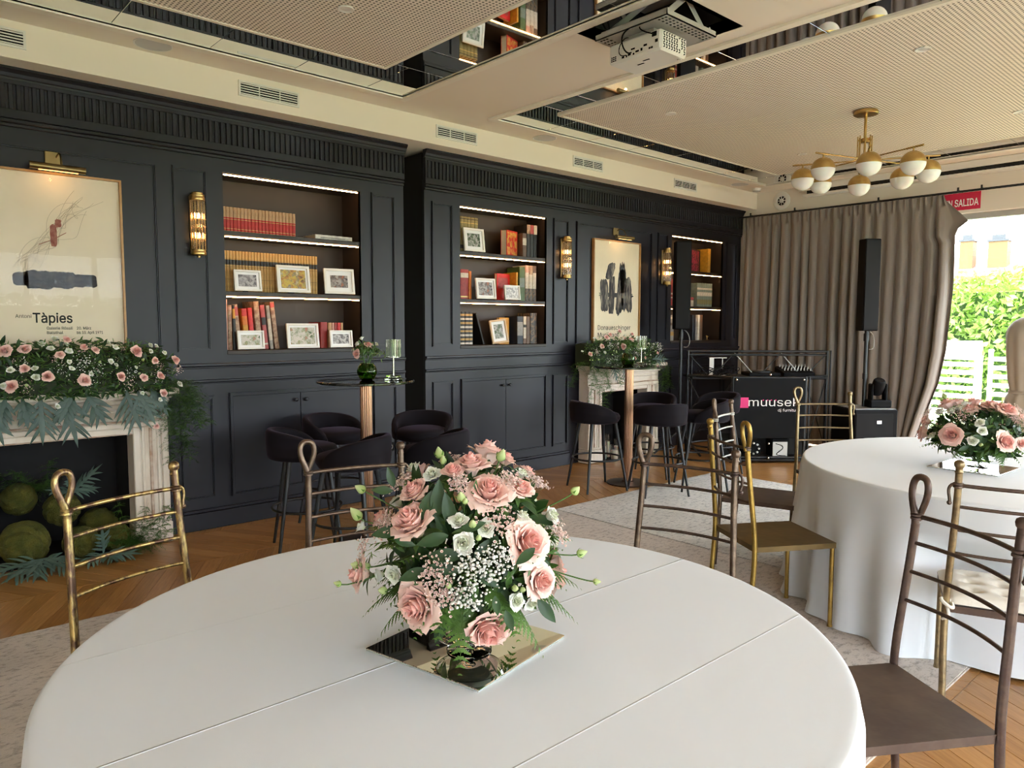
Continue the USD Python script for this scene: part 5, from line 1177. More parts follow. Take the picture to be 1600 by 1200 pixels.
# second niche
row("# olive-gold book from the left on the upper shelf of the second niche", "gold set on the upper shelf of the second niche", 4.22, 4.475, Z1, 6, .325, .2, "book_olive", [(.93, .95, "book_black"), (.1, .2, "book_black"), (.82, .84, "spine_gilt")], seed=3)
photo_frame("white-framed forest group photo on the upper shelf of the second niche", 4.262, 4.504, Z1, .215, "photo_forest")
t = T("book", "big red boxed volume with gold pictures, angled on the upper shelf of the second niche", "book", (4.93, YB + .06, Z1 + .001), 18)
M("cover", B().bx(-.115, .095, -.033, -.030, 0, .25).bx(-.115, .095, .030, .033, 0, .25).bx(.095, .099, -.033, .033, 0, .25, .001), "book_bright_red", t); M("pages", B().bx(-.112, .094, -.030, .030, .003, .247), "pages", t); M("front_print", B().bx(-.105, .085, -.0336, -.033, .015, .235), "cover_floral", t)
for a in [("brown dark-banded book right of the red boxed volume, second niche", 5.050, Z1, .052, .235, "book_brown", [(.5, .8, "book_cream")]), ("tall black book, left of three on the upper shelf of the second niche", 5.108, Z1, .046, .325, "book_black", [(.72, 1, "book_mottled")]), ("tall black book, middle of three on the upper shelf of the second niche", 5.156, Z1, .046, .325, "book_black", [(.72, 1, "book_rose_red")]), ("tall black book, right of three on the upper shelf of the second niche", 5.204, Z1, .046, .325, "book_black", [(.72, 1, "book_cream")]),
          ("thin cream book at the left end of the middle shelf, second niche", 4.220, Z2, .030, .33, "book_cream", []), ("thick dark red book with a cream label, middle shelf of the second niche", 4.265, Z2, .095, .275, "book_dark_red", [(.72, .88, "book_cream"), (.06, .10, "spine_gilt")]), ("orange book beside the thick dark red one, middle shelf of the second niche", 4.364, Z2, .030, .262, "book_orange", []),
          ("yellow-orange book leaning left of the green one, middle shelf of the second niche", 4.962, Z2, .024, .280, "book_amber", []), ("thick dark green book with pale title, middle shelf of the second niche", 5.010, Z2, .070, .335, "book_green", [(.4, .68, "book_sage")]),
          ("cream-and-black jacketed book, left of three on the middle shelf, second niche", 5.088, Z2, .050, .355, "book_cream", [(0, .35, "book_mottled_dark"), (.8, 1, "book_pink")]), ("cream-and-black jacketed book, middle of three on the middle shelf, second niche", 5.140, Z2, .050, .355, "book_cream", [(0, .35, "book_mottled_dark"), (.75, 1, "book_mottled")]), ("cream-and-black jacketed book, right of three on the middle shelf, second niche", 5.192, Z2, .050, .355, "book_cream", [(0, .35, "book_mottled_dark"), (.8, 1, "book_brown")]),
          ("leaning thin black book with pale edge, lower shelf of the second niche", 4.535, Z3, .020, .31, "book_black", [], -18),
          ("dark navy thick book on the lower shelf of the second niche", 4.982, Z3, .078, .275, "book_navy_blue", [(.3, .8, "book_grey")]), ("cream-and-brown spined book on the lower shelf of the second niche", 5.064, Z3, .040, .275, "book_cream", [(.0, .2, "book_brown"), (.6, .7, "book_black")]), ("plain brown book on the lower shelf of the second niche", 5.108, Z3, .046, .275, "book_brown", []), ("large dark mottled book at the right of the lower shelf, second niche", 5.160, Z3, .092, .310, "book_mottled_dark", [])]:
    book(a[0], a[1], a[2], a[3], a[4], .19, a[5], a[6], a[7] if len(a) > 7 else 0)
def facing(label, x, z, w, h, d, mat, pr, rz=12, pm_="photo_grey"):
    t = T("book", label, "book", (x, YB + .075, z + .001), rz); M("cover", B().bx(-w / 2, w / 2, -d / 2, -d / 2 + .003, 0, h).bx(-w / 2, w / 2, d / 2 - .003, d / 2, 0, h).bx(w / 2, w / 2 + .003, -d / 2, d / 2, 0, h), mat, t)
    M("pages", B().bx(-w / 2 + .003, w / 2 - .001, -d / 2 + .003, d / 2 - .003, .003, h - .003), "pages", t); M("front_print", B().bx(-w * .40, w * .36, -d / 2 - .0006, -d / 2, h * pr[0], h * pr[1]), pr[2], t)
facing("red faced-out book behind the small white frame, middle shelf of the second niche", 4.845, Z2, .20, .262, .03, "book_bright_red", (.45, .85, "book_rose_red"), 10)
facing("amber faced-out book behind the pine frame, lower shelf of the second niche", 4.855, Z3, .145, .262, .03, "book_amber", (.1, .2, "book_gold"), 6)
photo_frame("white-framed couple photo on the middle shelf of the second niche", 4.405, 4.643, Z2, .195, "photo_couple", "frame_white", .18)
photo_frame("small white-framed pale photo on the middle shelf of the second niche", 4.760, 4.960, Z2, .142, "photo_pale", "frame_white", .14, YF + .01)
photo_frame("pine-framed tilted portrait photo on the lower shelf of the second niche", 4.610, 4.800, Z3, .228, "photo_forest", "frame_pine", .24, YF + .012, 8, -8, -6)
row("# black-and-gold checked book from the left, lower shelf of the second niche", "checked set on the lower shelf of the second niche", 4.222, 4.412, Z3, 4, .312, .2, "book_black", [(.02 + .122 * i, .08 + .122 * i, "book_gold" if i % 2 else "book_cream") for i in range(8)], seed=4)
# third niche
facing("dark faced-out book with red drawing on the upper shelf of the far niche", 8.10, Z1, .33, .29, .055, "book_black", (.06, .94, "cover_art"), 14)
book("amber-spined book right of the dark faced-out one, upper shelf of the far niche", 8.31, Z1, .06, .31, .2, "book_amber", [])
for k in range(2): book(["brown book with white bands at the left of the far niche's middle shelf", "dark red book beside the banded brown one, far niche's middle shelf"][k], 7.452 + .056 * k, Z2, .052, .325, .19, ["book_brown", "book_dark_red"][k], [(.42, .48, "book_cream"), (.28, .33, "book_cream")])
row("# sage book from the left in the far niche's middle shelf row", "sage set in the far niche", 8.085, 8.425, Z2, 7, .30, .22, "book_sage", [(.72, .80, "book_cream"), (.45, .62, "book_cream"), (.1, .3, "book_olive")], seed=5)
t = T("box", "small cream and red-lidded box left of the sage books in the far niche", "box", (7.955, YB + .05, Z2 + .001)); M("body", B().box((0, 0, .04), (.13, .09, .08), None, .003), "book_cream", t); M("lid", B().box((0, 0, .098), (.136, .096, .034), None, .006), "book_rose_red", t)
row("# grey-gold book from the left on the far niche's lower shelf", "grey-gold pair in the far niche", 7.462, 7.60, Z3, 3, .315, .2, "book_grey", [(.2, .35, "book_gold"), (.6, .7, "book_brown"), (.85, .92, "book_cream")], seed=6)
for k, m in enumerate(["book_navy_blue", "book_grey", "book_white", "book_brown"]): book(["dark navy book on the far niche's lower shelf", "grey book right of the navy one, far niche's lower shelf", "pale spined book in the middle of the far niche's lower shelf", "brown book right of the pale one, far niche's lower shelf"][k], 8.0 + [0, .07, .115, .16][k], Z3, [.065, .04, .04, .06][k], .325, .2, m, [])
t = T("ornament", "small gilt bird ornament on the far niche's lower shelf", "ornament", (8.378, YB + .03, Z3 + .001)); M("base", B().lathe([(0, 0), (.018, 0), (.016, .008), (.006, .012), (.004, .03), (0, .03)], 16), "brass", t, smooth=40); M("bird", B().ball((0, 0, .042), .016, 2, (1.3, .8, .9)).ball((-.017, 0, .054), .008, 2).cyl((-.024, 0, .054), (-.031, 0, .052), .002, .0005, 6).box((.026, 0, .046), (.022, .008, .004), RY(-15)), "brass", t, smooth=50)

# ================================================================== CEILING FITTINGS
for k, (x0, x1, lab) in enumerate([(.41, .855, "white air vent grille in the soffit at the far left edge"), (2.093, 2.538, "white air vent grille in the soffit above the large lit niche"), (3.771, 4.214, "white air vent grille in the soffit just right of the dark gap"), (5.445, 5.888, "white air vent grille in the soffit above the left end of the far poster panel"), (7.126, 7.572, "smallest white air vent grille in the soffit, near the curtain")]):
    t = T("air_vent", lab, "air vent", ((x0 + x1) / 2, 5.15, 3.05), 0, "soffit air vents"); w, h = (x1 - x0), .105; o = sbox(-w / 2, 0, w / 2, h)
    M("frame", B().ext(o.difference(o.buffer(-.013, join_style=2)), .010, R=XZ), "white_plastic", t); M("duct", B().bx(-w / 2 + .01, w / 2 - .01, -.002, -.0005, .01, h - .01), "black_matte", t)
    for i in range(5): M("slat", B().box((0, -.006, .020 + i * .0165), (w - .026, .010, .0065), RX(25)), "white_plastic", t)
    for q in (-.17, .17): M("mullion", B().bx(w * q - .003, w * q + .003, -.011, -.003, .012, h - .012), "white_plastic", t)
for x, y, lab in [(1.50, 4.99, "grey round flush ceiling speaker above the left bookcase"), (4.89, 4.985, "grey round flush ceiling speaker above the second niche"), (8.22, 4.96, "grey round flush ceiling speaker above the far niche")]:
    t = T("ceiling_speaker", lab, "ceiling speaker", (x, y, ZC), 0, "flush ceiling speakers")
    M("rim", B().lathe([(.104, 0), (.112, -.001), (.112, -.004), (.106, -.006), (.102, -.003), (.104, 0)], 40), "white_plastic", t, smooth=40); M("grille", B().lathe([(0, -.0045), (.104, -.003), (.104, -.001), (0, -.001)], 40), "grey_fabric", t, smooth=40)
for x, y, z, lab in [(2.11, 3.70, 3.188, "small recessed downlight in the left perforated ceiling board"), (5.06, 3.70, 3.188, "small recessed downlight in the right ceiling board, nearest the projector"), (5.06, 1.81, 3.188, "small recessed downlight in the right ceiling board, near the top edge of the picture"), (7.08, 1.79, 3.188, "small recessed downlight in the right ceiling board, at the right edge"), (7.20, 3.66, 3.188, "small recessed downlight in the right ceiling board, left of the chandelier")]:
    t = T("downlight", lab, "downlight", (x, y, z), 0, "recessed ceiling downlights")
    M("trim_ring", B().lathe([(.030, .0), (.044, 0), (.046, -.003), (.043, -.007), (.034, -.005), (.030, -.002), (.030, 0)], 32), "white_plastic", t, smooth=40); M("lens", B().lathe([(0, -.004), (.031, -.002), (.031, -.0005), (0, -.0005)], 24), "opal", t, smooth=40)
t = T("smoke_detector", "white round smoke detector on the ceiling border near the end wall corner", "smoke detector", (8.62, 4.97, ZC)); M("body", B().lathe([(0, -.045), (.035, -.044), (.045, -.036), (.052, -.018), (.055, -.006), (.055, 0), (0, 0)], 32), "white_plastic", t, smooth=40); M("ring", B().lathe([(.040, -.042), (.046, -.0372), (.0465, -.035), (.04, -.040)], 32), "grey_metal", t)
# wall fan by the corner
t = T("wall_vent", "round white ventilator on the end wall above the curtain rail", "ventilator", (XE, 4.80, 3.06)); R = RY(-90)
M("ring", B().lathe([(.058, 0), (.112, 0), (.115, .012), (.100, .026), (.066, .030), (.058, .02), (.058, 0)], 40, R=R), "white_plastic", t, smooth=40); M("duct", B().lathe([(0, .002), (.06, .002), (.06, .004), (0, .004)], 32, R=R), "black_matte", t)
for k in range(8): M("blade", B().box(np.array([-.016, 0, 0]) + RX(k * 45) @ np.array([0, 0, .038]), (.004, .010, .040), RX(k * 45) @ RZ(25)), "white_plastic", t)
M("hub", B().lathe([(0, .026), (.022, .024), (.026, .018), (.026, .004), (0, .004)], 20, R=R), "white_plastic", t, smooth=40)
# projector screen casing along the end wall
t = T("screen_casing", "long white retracted projection screen casing along the end wall ceiling", "projection screen", (XE - .06, 1.8, 3.03))
M("casing", B().bx(XE - .13, XE - .004, -.4, 4.52, 3.125, 3.198, .006), "white_plastic", t, world=True); M("slot", B().bx(XE - .11, XE - .006, -.38, 4.42, 3.085, 3.125), "black_matte", t, world=True); M("lower_bar", B().bx(XE - .12, XE - .004, -.4, 4.47, 3.060, 3.085, .004), "white_plastic", t, world=True)

# projector on its scissor lift
t = T("projector_lift", "grey metal scissor lift hanging the projector from the ceiling hatch", "projector lift", (3.52, 2.72, 3.09)); cx, cy = 3.505, 2.68
M("plate", B().bx(3.275, 3.735, 2.43, 2.93, 3.095, 3.10).bx(3.275, 3.735, 2.925, 2.93, 3.095, 3.125).bx(3.275, 3.735, 2.43, 2.435, 3.095, 3.125).bx(3.275, 3.28, 2.43, 2.93, 3.095, 3.125).bx(3.73, 3.735, 2.43, 2.93, 3.095, 3.125), "galvanised", t, world=True)
b = B()
for i in range(13):
    for j in range(3):
        for (x, y) in ((3.30 + i * .034, 2.455 + j * .022), (3.30 + i * .034, 2.905 - j * .022)): b.box((x, y, 3.0945), (.012, .010, .002))
M("perforations", b, "black_matte", t, world=True, kind="stuff")
for s, y in ((1, 2.47), (-1, 2.89)):
    for q in (-1, 1): M("scissor_arm", B().box((cx, y + q * .008, 3.27), (.46, .006, .035), RY(q * 38), .002), "galvanised", t, world=True)
for x in (3.31, 3.70):
    M("cross_rod", B().cyl((x, 2.45, 3.14), (x, 2.91, 3.14), .008, n=10), "galvanised", t, world=True, smooth=40); M("upper_rail", B().bx(x - .015, x + .015, 2.43, 3.06, 3.42, 3.45, .002), "grey_metal", t, world=True)
M("top_plate", B().bx(3.31, 3.90, 2.43, 3.07, 3.46, 3.47), "grey_metal", t, world=True)
b = B()
for (y0, s) in ((2.95, 1), (2.98, 2), (2.93, 3)):
    b.tube(spline([(3.40, 2.90, 3.12), (3.34 + .02 * s, y0, 3.20 + .03 * s), (3.45 + .05 * s, y0 + .05, 3.32), (3.55, 2.97, 3.45)], 18), .006, 6)
M("cable_bundle", b, "black_plastic", t, world=True, smooth=60)
t = T("projector", "white projector under the ceiling lift plate, sockets and side grille showing", "projector", (3.44, 2.69, 3.02)); x0, x1, y0, y1, z0, z1 = 3.320, 3.560, 2.50, 2.865, 2.952, 3.062
M("body", B().box(((x0 + x1) / 2, (y0 + y1) / 2, (z0 + z1) / 2), (x1 - x0, y1 - y0, z1 - z0), None, .012), "white_plastic", t, world=True)
M("bracket", B().bx(3.36, 3.52, 2.58, 2.80, z1, 3.095, .003), "galvanised", t, world=True)
b = B()
for i in range(9):
    for j in range(7):
        if abs(i - 6.1 + (j - 3) * .25) > .55: b.box((x0 + .028 + i * .023, y0 - .0006, z0 + .018 + j * .0125), (.0135, .002, .006), RY(30 if j % 2 else -30))
M("side_grille", b, "black_matte", t, world=True, label="perforated side vent")
b = B()
for q, w, h, z in [(.05, .016, .010, .020), (.075, .008, .012, .020), (.095, .02, .010, .024), (.125, .010, .010, .020), (.15, .022, .009, .028), (.18, .012, .014, .030), (.205, .022, .010, .046), (.235, .012, .010, .022), (.25, .012, .010, .022), (.28, .018, .016, .050), (.12, .026, .008, .048)]:
    b.box((x0 - .0006, y1 - .055 - q, z0 + z), (.002, w, h))
for i in range(3):
    for j in range(3): b.box((x0 - .0006, y1 - .025 - i * .013, z0 + .016 + j * .010), (.002, .009, .006))
b.box((x0 - .0006, y0 + .045, z1 - .022), (.003, .03, .024)); M("sockets", b, "black_plastic", t, world=True, label="dark row of sockets")
M("lens", B().lathe([(0, .0), (.028, 0), (.03, .012), (.026, .02), (.02, .014), (0, .010)], 24, c=(x1 - .004, y0 + .25, z0 + .055), R=RY(90)), "black_glass", t, world=True, smooth=40)
M("foot", B().lathe([(0, -.006), (.012, -.006), (.012, .001), (0, .001)], 14, c=(3.53, 2.53, z0)), "white_plastic", t, world=True)
b = B()
for i in range(2): b.box((3.40 + .03 * i, 2.66 + .06 * i, z0 - .0004), (.010, .045, .002))
M("underside_slots", b, "black_plastic", t, world=True)
b = B(); b.tube(spline([(x0 - .004, 2.70, z0 + .03), (x0 - .06, 2.70, z0 + .03), (x0 - .07, 2.71, z0 + .10), (x0 - .02, 2.67, z0 + .16), (3.36, 2.60, 3.16)], 24), .004, 6).tube(spline([(x0 - .004, 2.735, z0 + .025), (x0 - .03, 2.76, z0 + .03), (x0 - .035, 2.75, z0 + .08), (x0 - .004, 2.72, z0 + .115)], 16), .0025, 6).tube(spline([(x0 - .004, 2.55, z1 - .02), (x0 - .03, 2.57, z1 - .015), (x0 - .03, 2.62, z1 + .02), (3.34, 2.62, 3.13)], 16), .0035, 6)
M("cable", b, "black_plastic", t, world=True, smooth=60)

# chandelier
CH = np.array([6.14, 2.60]); t = T("chandelier", "brass chandelier with eight half-brass half-white globes", "chandelier", (CH[0], CH[1], 2.66)); zz = lambda z: z - 2.66
M("canopy", B().lathe([(0, zz(3.148)), (.055, zz(3.148)), (.088, zz(3.152)), (.092, zz(3.158)), (.092, zz(3.172)), (.086, zz(3.176)), (.086, zz(3.182)), (0, zz(3.182))], 40), "brass", t, smooth=30)
M("stem", B().cyl((0, 0, zz(2.96)), (0, 0, zz(3.15)), .011, n=14), "brass", t, smooth=40); M("hub", B().lathe([(0, zz(2.935)), (.03, zz(2.935)), (.034, zz(2.94)), (.034, zz(2.965)), (.015, zz(2.972)), (0, zz(2.972))], 24), "brass", t, smooth=30)
for k in range(8):
    a = math.radians(27 + 45 * k); u = np.array([math.cos(a), math.sin(a), 0]); zr = zz(2.795 + (.012 if k % 2 else 0)); rr = .457 if k % 2 == 0 else .44
    P = np.vstack([[u * .052 + [0, 0, zz(2.985)]], [u * .052 + [0, 0, zr + .06]], bez(u * .052 + [0, 0, zr + .05], u * .052 + [0, 0, zr + .012], u * .06 + [0, 0, zr], u * .11 + [0, 0, zr], 8), [u * (rr + .075) + [0, 0, zr]]])
    am = M("arm", B().tube(P, .0052, 8).tube([u * (rr - .06) + [0, 0, zr], u * (rr + .08) + [0, 0, zr]], .0075, 8).box(u * .043 + np.array([0, 0, zz(2.955)]), (.02, .012, .012), RZ(math.degrees(a))), "brass", t, smooth=50)
    gc = u * rr + [0, 0, zr - .118]; th = np.linspace(0, math.pi / 2, 12)
    M("brass_cup", B().lathe([(.0905 * math.cos(q), .0905 * math.sin(q)) for q in th] + [(.006, .0905), (.006, .118)], 36, c=gc), "brass", am, smooth=50)
    M("globe", B().lathe([(.0895 * math.cos(q), -.0895 * math.sin(q)) for q in th] , 36, c=gc), "opal", am, smooth=True, label="white opal lower half")

# ================================================================== CURTAIN, RAIL, SIGN
XC = 8.80
t = T("curtain_rail", "long black curtain rail along the end wall", "curtain rail", (XC, 2.6, 2.88)); M("rod", B().cyl((XC, -2.6, 2.885), (XC, 5.30, 2.885), .012, n=12), "black_metal", t, world=True, smooth=40)
for y in (5.15, 4.55, 3.55, 2.74, 2.52, 1.2, -.4, -2.0): M("bracket", B().bx(XC - .004, XE, y - .006, y + .006, 2.895, 2.905).bx(XC - .006, XC + .006, y - .008, y + .008, 2.88, 2.93), "black_metal", t, world=True)
def curtain_mesh(y0, y1, seed, tilt=0.0, pleats=20):
    g = np.random.default_rng(seed); ny, nz = 420, 40; u = np.linspace(0, 1, ny); ph = 2 * math.pi * (pleats * u + .5 * np.cumsum(g.normal(0, 1, ny)) / math.sqrt(ny) * .9)
    A = .045 * (1 + .45 * np.sin(u * 17 + 1) + .25 * np.sin(u * 41)); rows = []
    for v in np.linspace(0, 1, nz):
        z = 2.872 * (1 - v) + .02 * v; q = min(1, .30 + v * 1.6); sharp = np.sin(ph + .35 * np.sin(3 * v + u * 9)); sharp = np.sign(sharp) * np.abs(sharp) ** .75
        xx = XC + .015 + A * q * sharp + .02 * np.sin(u * 5 + v * 2) * v
        if v < .03: xx = XC + .0 + .016 * np.sin(ph * 2)
        yy = y0 + (y1 - y0) * u + .012 * np.cos(ph) * q + tilt * v * (1 - u) ** 1.0
        rows.append(np.stack([xx, yy, np.full(ny, z)], -1))
    return np.array(rows)
P = curtain_mesh(2.80, 5.26, 3, pleats=19)
uu = np.linspace(0, 1, P.shape[1])
for i in range(P.shape[0]):                                   # the free edge hangs slanting and is tugged out near the top
    z = P[i, 0, 2]; e = np.interp(z, [0, .24, .84, 1.2, 1.88, 2.46, 2.53, 2.58, 2.68, 2.80, 2.87], [3.10, 3.05, 2.85, 2.79, 2.745, 2.75, 2.71, 2.63, 2.72, 2.84, 2.88]); wd = .035 if z > 2.4 else .25
    P[i, :, 1] += (e - 2.80) * np.clip(1 - uu / wd, 0, 1) ** 1.3
S("curtain", "tall taupe pleated curtain covering the left half of the garden window", "curtain", B().grid(P), "curtain", (XC, 4.0, 0), smooth=True)
t = T("exit_sign", "red sign with white lettering above the garden window, partly behind the curtain", "sign", (XE, 2.76, 2.71)); M("board", B().bx(XE - .006, XE, 2.565, 2.985, 2.712, 2.893, .001), "red_sign", t, world=True)
m = meshkit.text_mesh("SIN SALIDA", .072, .0008, True); v = np.array(m.vertices); v[:, 0] *= .355 / (v[:, 0].max() - v[:, 0].min()); RW = np.array([[0, 0, -1], [-1, 0, 0], [0, 1, 0]], float)
M("lettering", (v @ RW.T + np.array([XE - .0062, 2.942, 2.752]), np.array(m.faces)), "white_print", t, world=True)

# ================================================================== MUSIC CORNER
DF = np.array([7.01, 4.256]); ru, fu = np.array([math.sin(YAW), -math.cos(YAW)]), np.array([math.cos(YAW), math.sin(YAW)])
def P3(u, w, z): q = DF + ru * u + fu * w; return np.array([q[0], q[1], z])
RB = np.array([[ru[0], fu[0], 0], [ru[1], fu[1], 0], [0, 0, 1]], float)         # booth frame: x along the panel, y away from the viewer
t = T("dj_booth", "black metal music booth with a white and pink lettered front panel", "music booth", (DF[0], DF[1], 0)); loc = lambda v: np.asarray(v) @ RB.T
def bar(b, p, q, r=.016): return b.cyl(loc(p), loc(q), r, n=8)
W0, WB0, WB1, DB = .775, -.34, 1.26, .62
for (x, y, zt) in ((0, 0, .93), (W0, 0, .93), (WB0, DB, 1.19), (WB1, DB, 1.19)):
    M("post", bar(bar(B(), (x, y, 0), (x, y, zt), .018), (x + .05, y + .02, 0), (x + .05, y + .02, zt), .010), "black_metal", t, smooth=50)
for (p, q) in (((WB0, DB, 1.18), (WB1, DB, 1.18)), ((WB0, DB, 1.14), (WB1, DB, 1.14)), ((WB0, DB, .87), (WB1, DB, .87)), ((0, 0, .92), (W0, 0, .92)), ((WB0, DB, .90), (0, 0, .92)), ((WB1, DB, .90), (W0, 0, .92)), ((0, 0, .06), (W0, 0, .06)), ((WB0, DB, .06), (0, 0, .06)), ((WB1, DB, .06), (W0, 0, .06))):
    M("rail", bar(B(), p, q, .014), "black_metal", t, smooth=50)
n = 6
for k in range(n):
    xa, xb = WB0 + (WB1 - WB0) * k / n, WB0 + (WB1 - WB0) * (k + 1) / n; M("truss_brace", bar(B(), (xa, DB, .87 if k % 2 else 1.16), (xb, DB, 1.16 if k % 2 else .87), .007), "grey_metal" if k in (2, 4) else "black_metal", t, smooth=50)
for (a, c) in (((WB0, DB), (0, 0)), ((WB1, DB), (W0, 0))):
    for (za, zb) in ((.08, .88), (.88, .08)): M("side_brace", bar(B(), (a[0], a[1], za), (c[0], c[1], zb), .007), "black_metal", t, smooth=50)
M("front_panel", B().box(loc((W0 / 2, -.022, .595)), (W0 - .02, .012, .645), RB, .002), "black_plastic", t)
M("table_board", B().box(loc(((WB0 + WB1) / 2, DB + .12, .885)), (WB1 - WB0 - .06, .46, .025), RB), "black_matte", t)
M("lower_board", B().box(loc((W0 / 2, .12, .035)), (W0, .3, .02), RB), "black_matte", t)
RT3 = RB @ XZ
pan = lambda b: (lambda vf: (vf[0] @ RT3.T, vf[1]))(b)
def onpanel(text, x, z, cap, width, bold):
    m = meshkit.text_mesh(text, cap, .001, bold); v = np.array(m.vertices); v[:, 0] *= width / (v[:, 0].max() - v[:, 0].min()); return v @ RT3.T + loc((x, -.029, z)), np.array(m.faces)
M("back_board", B().box(loc((W0 / 2, .29, .16)), (W0 + .3, .012, .24), RB), "black_matte", t)
M("logo_square", B().box(loc((.108, -.0285, .655)), (.107, .002, .112), RB), "pink_print", t, label="pink logo square")
M("lettering", onpanel("muusek", .150, .618, .088, .545, False), "white_print", t); M("small_lettering", onpanel("dj furniture", .475, .560, .030, .235, False), "white_print", t)
M("pink_letter_ends", B().box(loc((.318, -.0297, .682)), (.012, .0012, .012), RB).box(loc((.365, -.0297, .682)), (.012, .0012, .012), RB).box(loc((.405, -.0297, .682)), (.012, .0012, .012), RB).box(loc((.452, -.0297, .682)), (.012, .0012, .012), RB), "pink_print", t)
b = B()
for (x, z) in ((.03, .90), (W0 - .03, .90), (W0 / 2, .955), (W0 / 2, .215), (W0 / 2, .06)): b.ball(loc((x, -.032, z)), .014, 1)
M("bolt_caps", b, "chrome", t, smooth=True)
def booth_item(name, label, cat, u, w, z): return T(name, label, cat, tuple(P3(u, w, z)))
t = booth_item("mixer", "black audio mixer with rows of knobs on the music booth", "mixer", .92, DB + .08, .8985); M("body", B().box(loc((0, 0, .035)), (.36, .30, .07), RB @ RX(12), .006), "black_plastic", t)
b = B()
for i in range(9):
    for j in range(3): b.cyl(loc((-.15 + i * .037, -.10 + j * .08, .062 + j * .016)), loc((-.15 + i * .037, -.10 + j * .08, .092 + j * .016)), .007, n=8)
M("knobs", b, "grey_metal", t, smooth=40)
t = booth_item("turntable", "black round jog-wheel deck on the music booth left of the mixer", "deck", .52, DB + .06, .8985); M("body", B().box(loc((0, 0, .02)), (.36, .30, .04), RB, .006), "black_plastic", t); M("platter", B().lathe([(0, .058), (.10, .058), (.11, .052), (.11, .040), (0, .040)], 36), "black_metal", t, smooth=40); M("hub", B().lathe([(0, .062), (.04, .062), (.042, .057), (0, .057)], 24), "grey_metal", t, smooth=40)
t = booth_item("laptop_stand", "small white and chrome stand among cables at the booth's left end", "stand", -.06, DB + .02, .8985)
M("frame", B().box(loc((0, 0, .10)), (.05, .012, .20), RB).box(loc((.07, 0, .205)), (.20, .03, .010), RB).box(loc((.05, 0, .004)), (.2, .12, .008), RB).box(loc((.13, .02, .14)), (.012, .012, .13), RB), "white_plastic", t)
t = booth_item("cable_coil", "tangle of black cables hanging at the booth's left end", "cable", -.02, DB - .10, .8985); g = np.random.default_rng(8); b = B()
for k in range(9):
    a = np.linspace(0, 2 * math.pi, 22)[:-1]; b.tube(loc(np.stack([.03 * k - .1 + (.11 + g.uniform(-.04, .05)) * np.cos(a), .03 * np.sin(a * 2 + k), .004 + .05 * (1 + np.sin(a + g.uniform(0, 6))) + .012 * k * 0], -1)), .0045, 5, closed=True)
M("loops", b, "black_plastic", t, smooth=True)
t = booth_item("stage_light", "round lamp head with white LEDs under the booth panel", "stage light", .26, .10, .046); M("housing", B().lathe([(0, 0), (.085, 0), (.095, .02), (.095, .05), (.07, .10), (0, .11)], 28, c=loc((0, -.03, .10)), R=RB @ RX(90) @ np.diag([1, 1, -1.0])), "black_plastic", t, smooth=40)
b = B()
for k in range(8): b.ball(loc((.058 * math.cos(k * .785), -.035, .10 + .058 * math.sin(k * .785))), .013, 1)
M("led_lens", b, "white_print", t, smooth=True); M("yoke", B().box(loc((0, .03, .004)), (.14, .1, .008), RB), "black_metal", t)
t = booth_item("storage_box", "clear-fronted grey plastic box with cables under the booth panel", "box", .53, .10, .046); M("body", B().box(loc((0, 0, .115)), (.20, .16, .225), RB, .02), "black_plastic", t); M("window", B().box(loc((0, -.081, .10)), (.16, .004, .16), RB, .01), "grey_metal", t); M("cable", B().tube(loc(spline([(-.05, -.085, .16), (.02, -.087, .10), (-.03, -.087, .06), (.06, -.085, .03)], 14)), .004, 5), "black_plastic", t)

def column_speaker(label, x, y, zp, z0, z1, tilt, sub=True):
    t = T("column_speaker", label, "column loudspeaker", (x, y, zp), 0, "black column loudspeakers"); a = math.degrees(YAW) - 90 + tilt; R = RZ(a)
    M("pole", B().cyl((0, 0, 0), (0, 0, z0 - zp + .01), .020, n=14).cyl((0, 0, .30), (0, 0, .36), .026, n=14).cyl((0, 0, z0 - zp - .11), (0, 0, z0 - zp - .03), .028, n=14), "black_metal", t, smooth=40)
    M("cabinet", B().box((0, .0, (z0 + z1) / 2 - zp), (.175, .14, z1 - z0), R, .008), "black_plastic", t); M("grille", B().box(R @ np.array([0, -.071, 0]) + np.array([0, 0, (z0 + z1) / 2 - zp]), (.160, .006, z1 - z0 - .03), R, .003), "speaker_grille", t)
    M("cable", B().tube(spline([(.03, -.02, z0 - zp - .01), (.10, -.03, z0 - zp - .06), (.12, -.03, z0 - zp - .17), (.03, -.02, z0 - zp - .20)], 18), .006, 6), "grey_metal", t, smooth=60); return t
SU = np.array([8.17, 3.36])
t = T("subwoofer", "black subwoofer box on the floor carrying the column loudspeaker by the curtain", "subwoofer", (SU[0], SU[1], 0), math.degrees(YAW) - 90 + 4)
M("cabinet", B().box((0, 0, .305), (.47, .50, .575), None, .012), "black_plastic", t); M("grille", B().box((-.02, -.252, .30), (.40, .006, .50), None, .004), "speaker_grille", t); M("top_plate", B().box((0, 0, .5955), (.44, .47, .006), None, .002), "grey_metal", t, label="pale dusty top"); M("badge", B().box((.03, -.256, .46), (.055, .003, .035), None, .004), "chrome", t)
b = B()
for sx in (-.18, .18):
    for sy in (-.2, .2): b.cyl((sx, sy, 0), (sx, sy, .02), .02, n=12)
M("foot", b, "black_plastic", t)
column_speaker("black column loudspeaker standing on the subwoofer, in front of the curtain", SU[0] + .04, SU[1] + .02, .599, 1.42, 2.40, 6)
t2 = column_speaker("black column loudspeaker on a floor pole in front of the far niche", 7.08, 4.98, .02, 1.43, 2.42, 0)
b = B()
for k in range(3): a = k * 2.094 + .5; b.tube([(0, 0, .25), (.30 * math.cos(a), .30 * math.sin(a), -.012)], .012, 8)
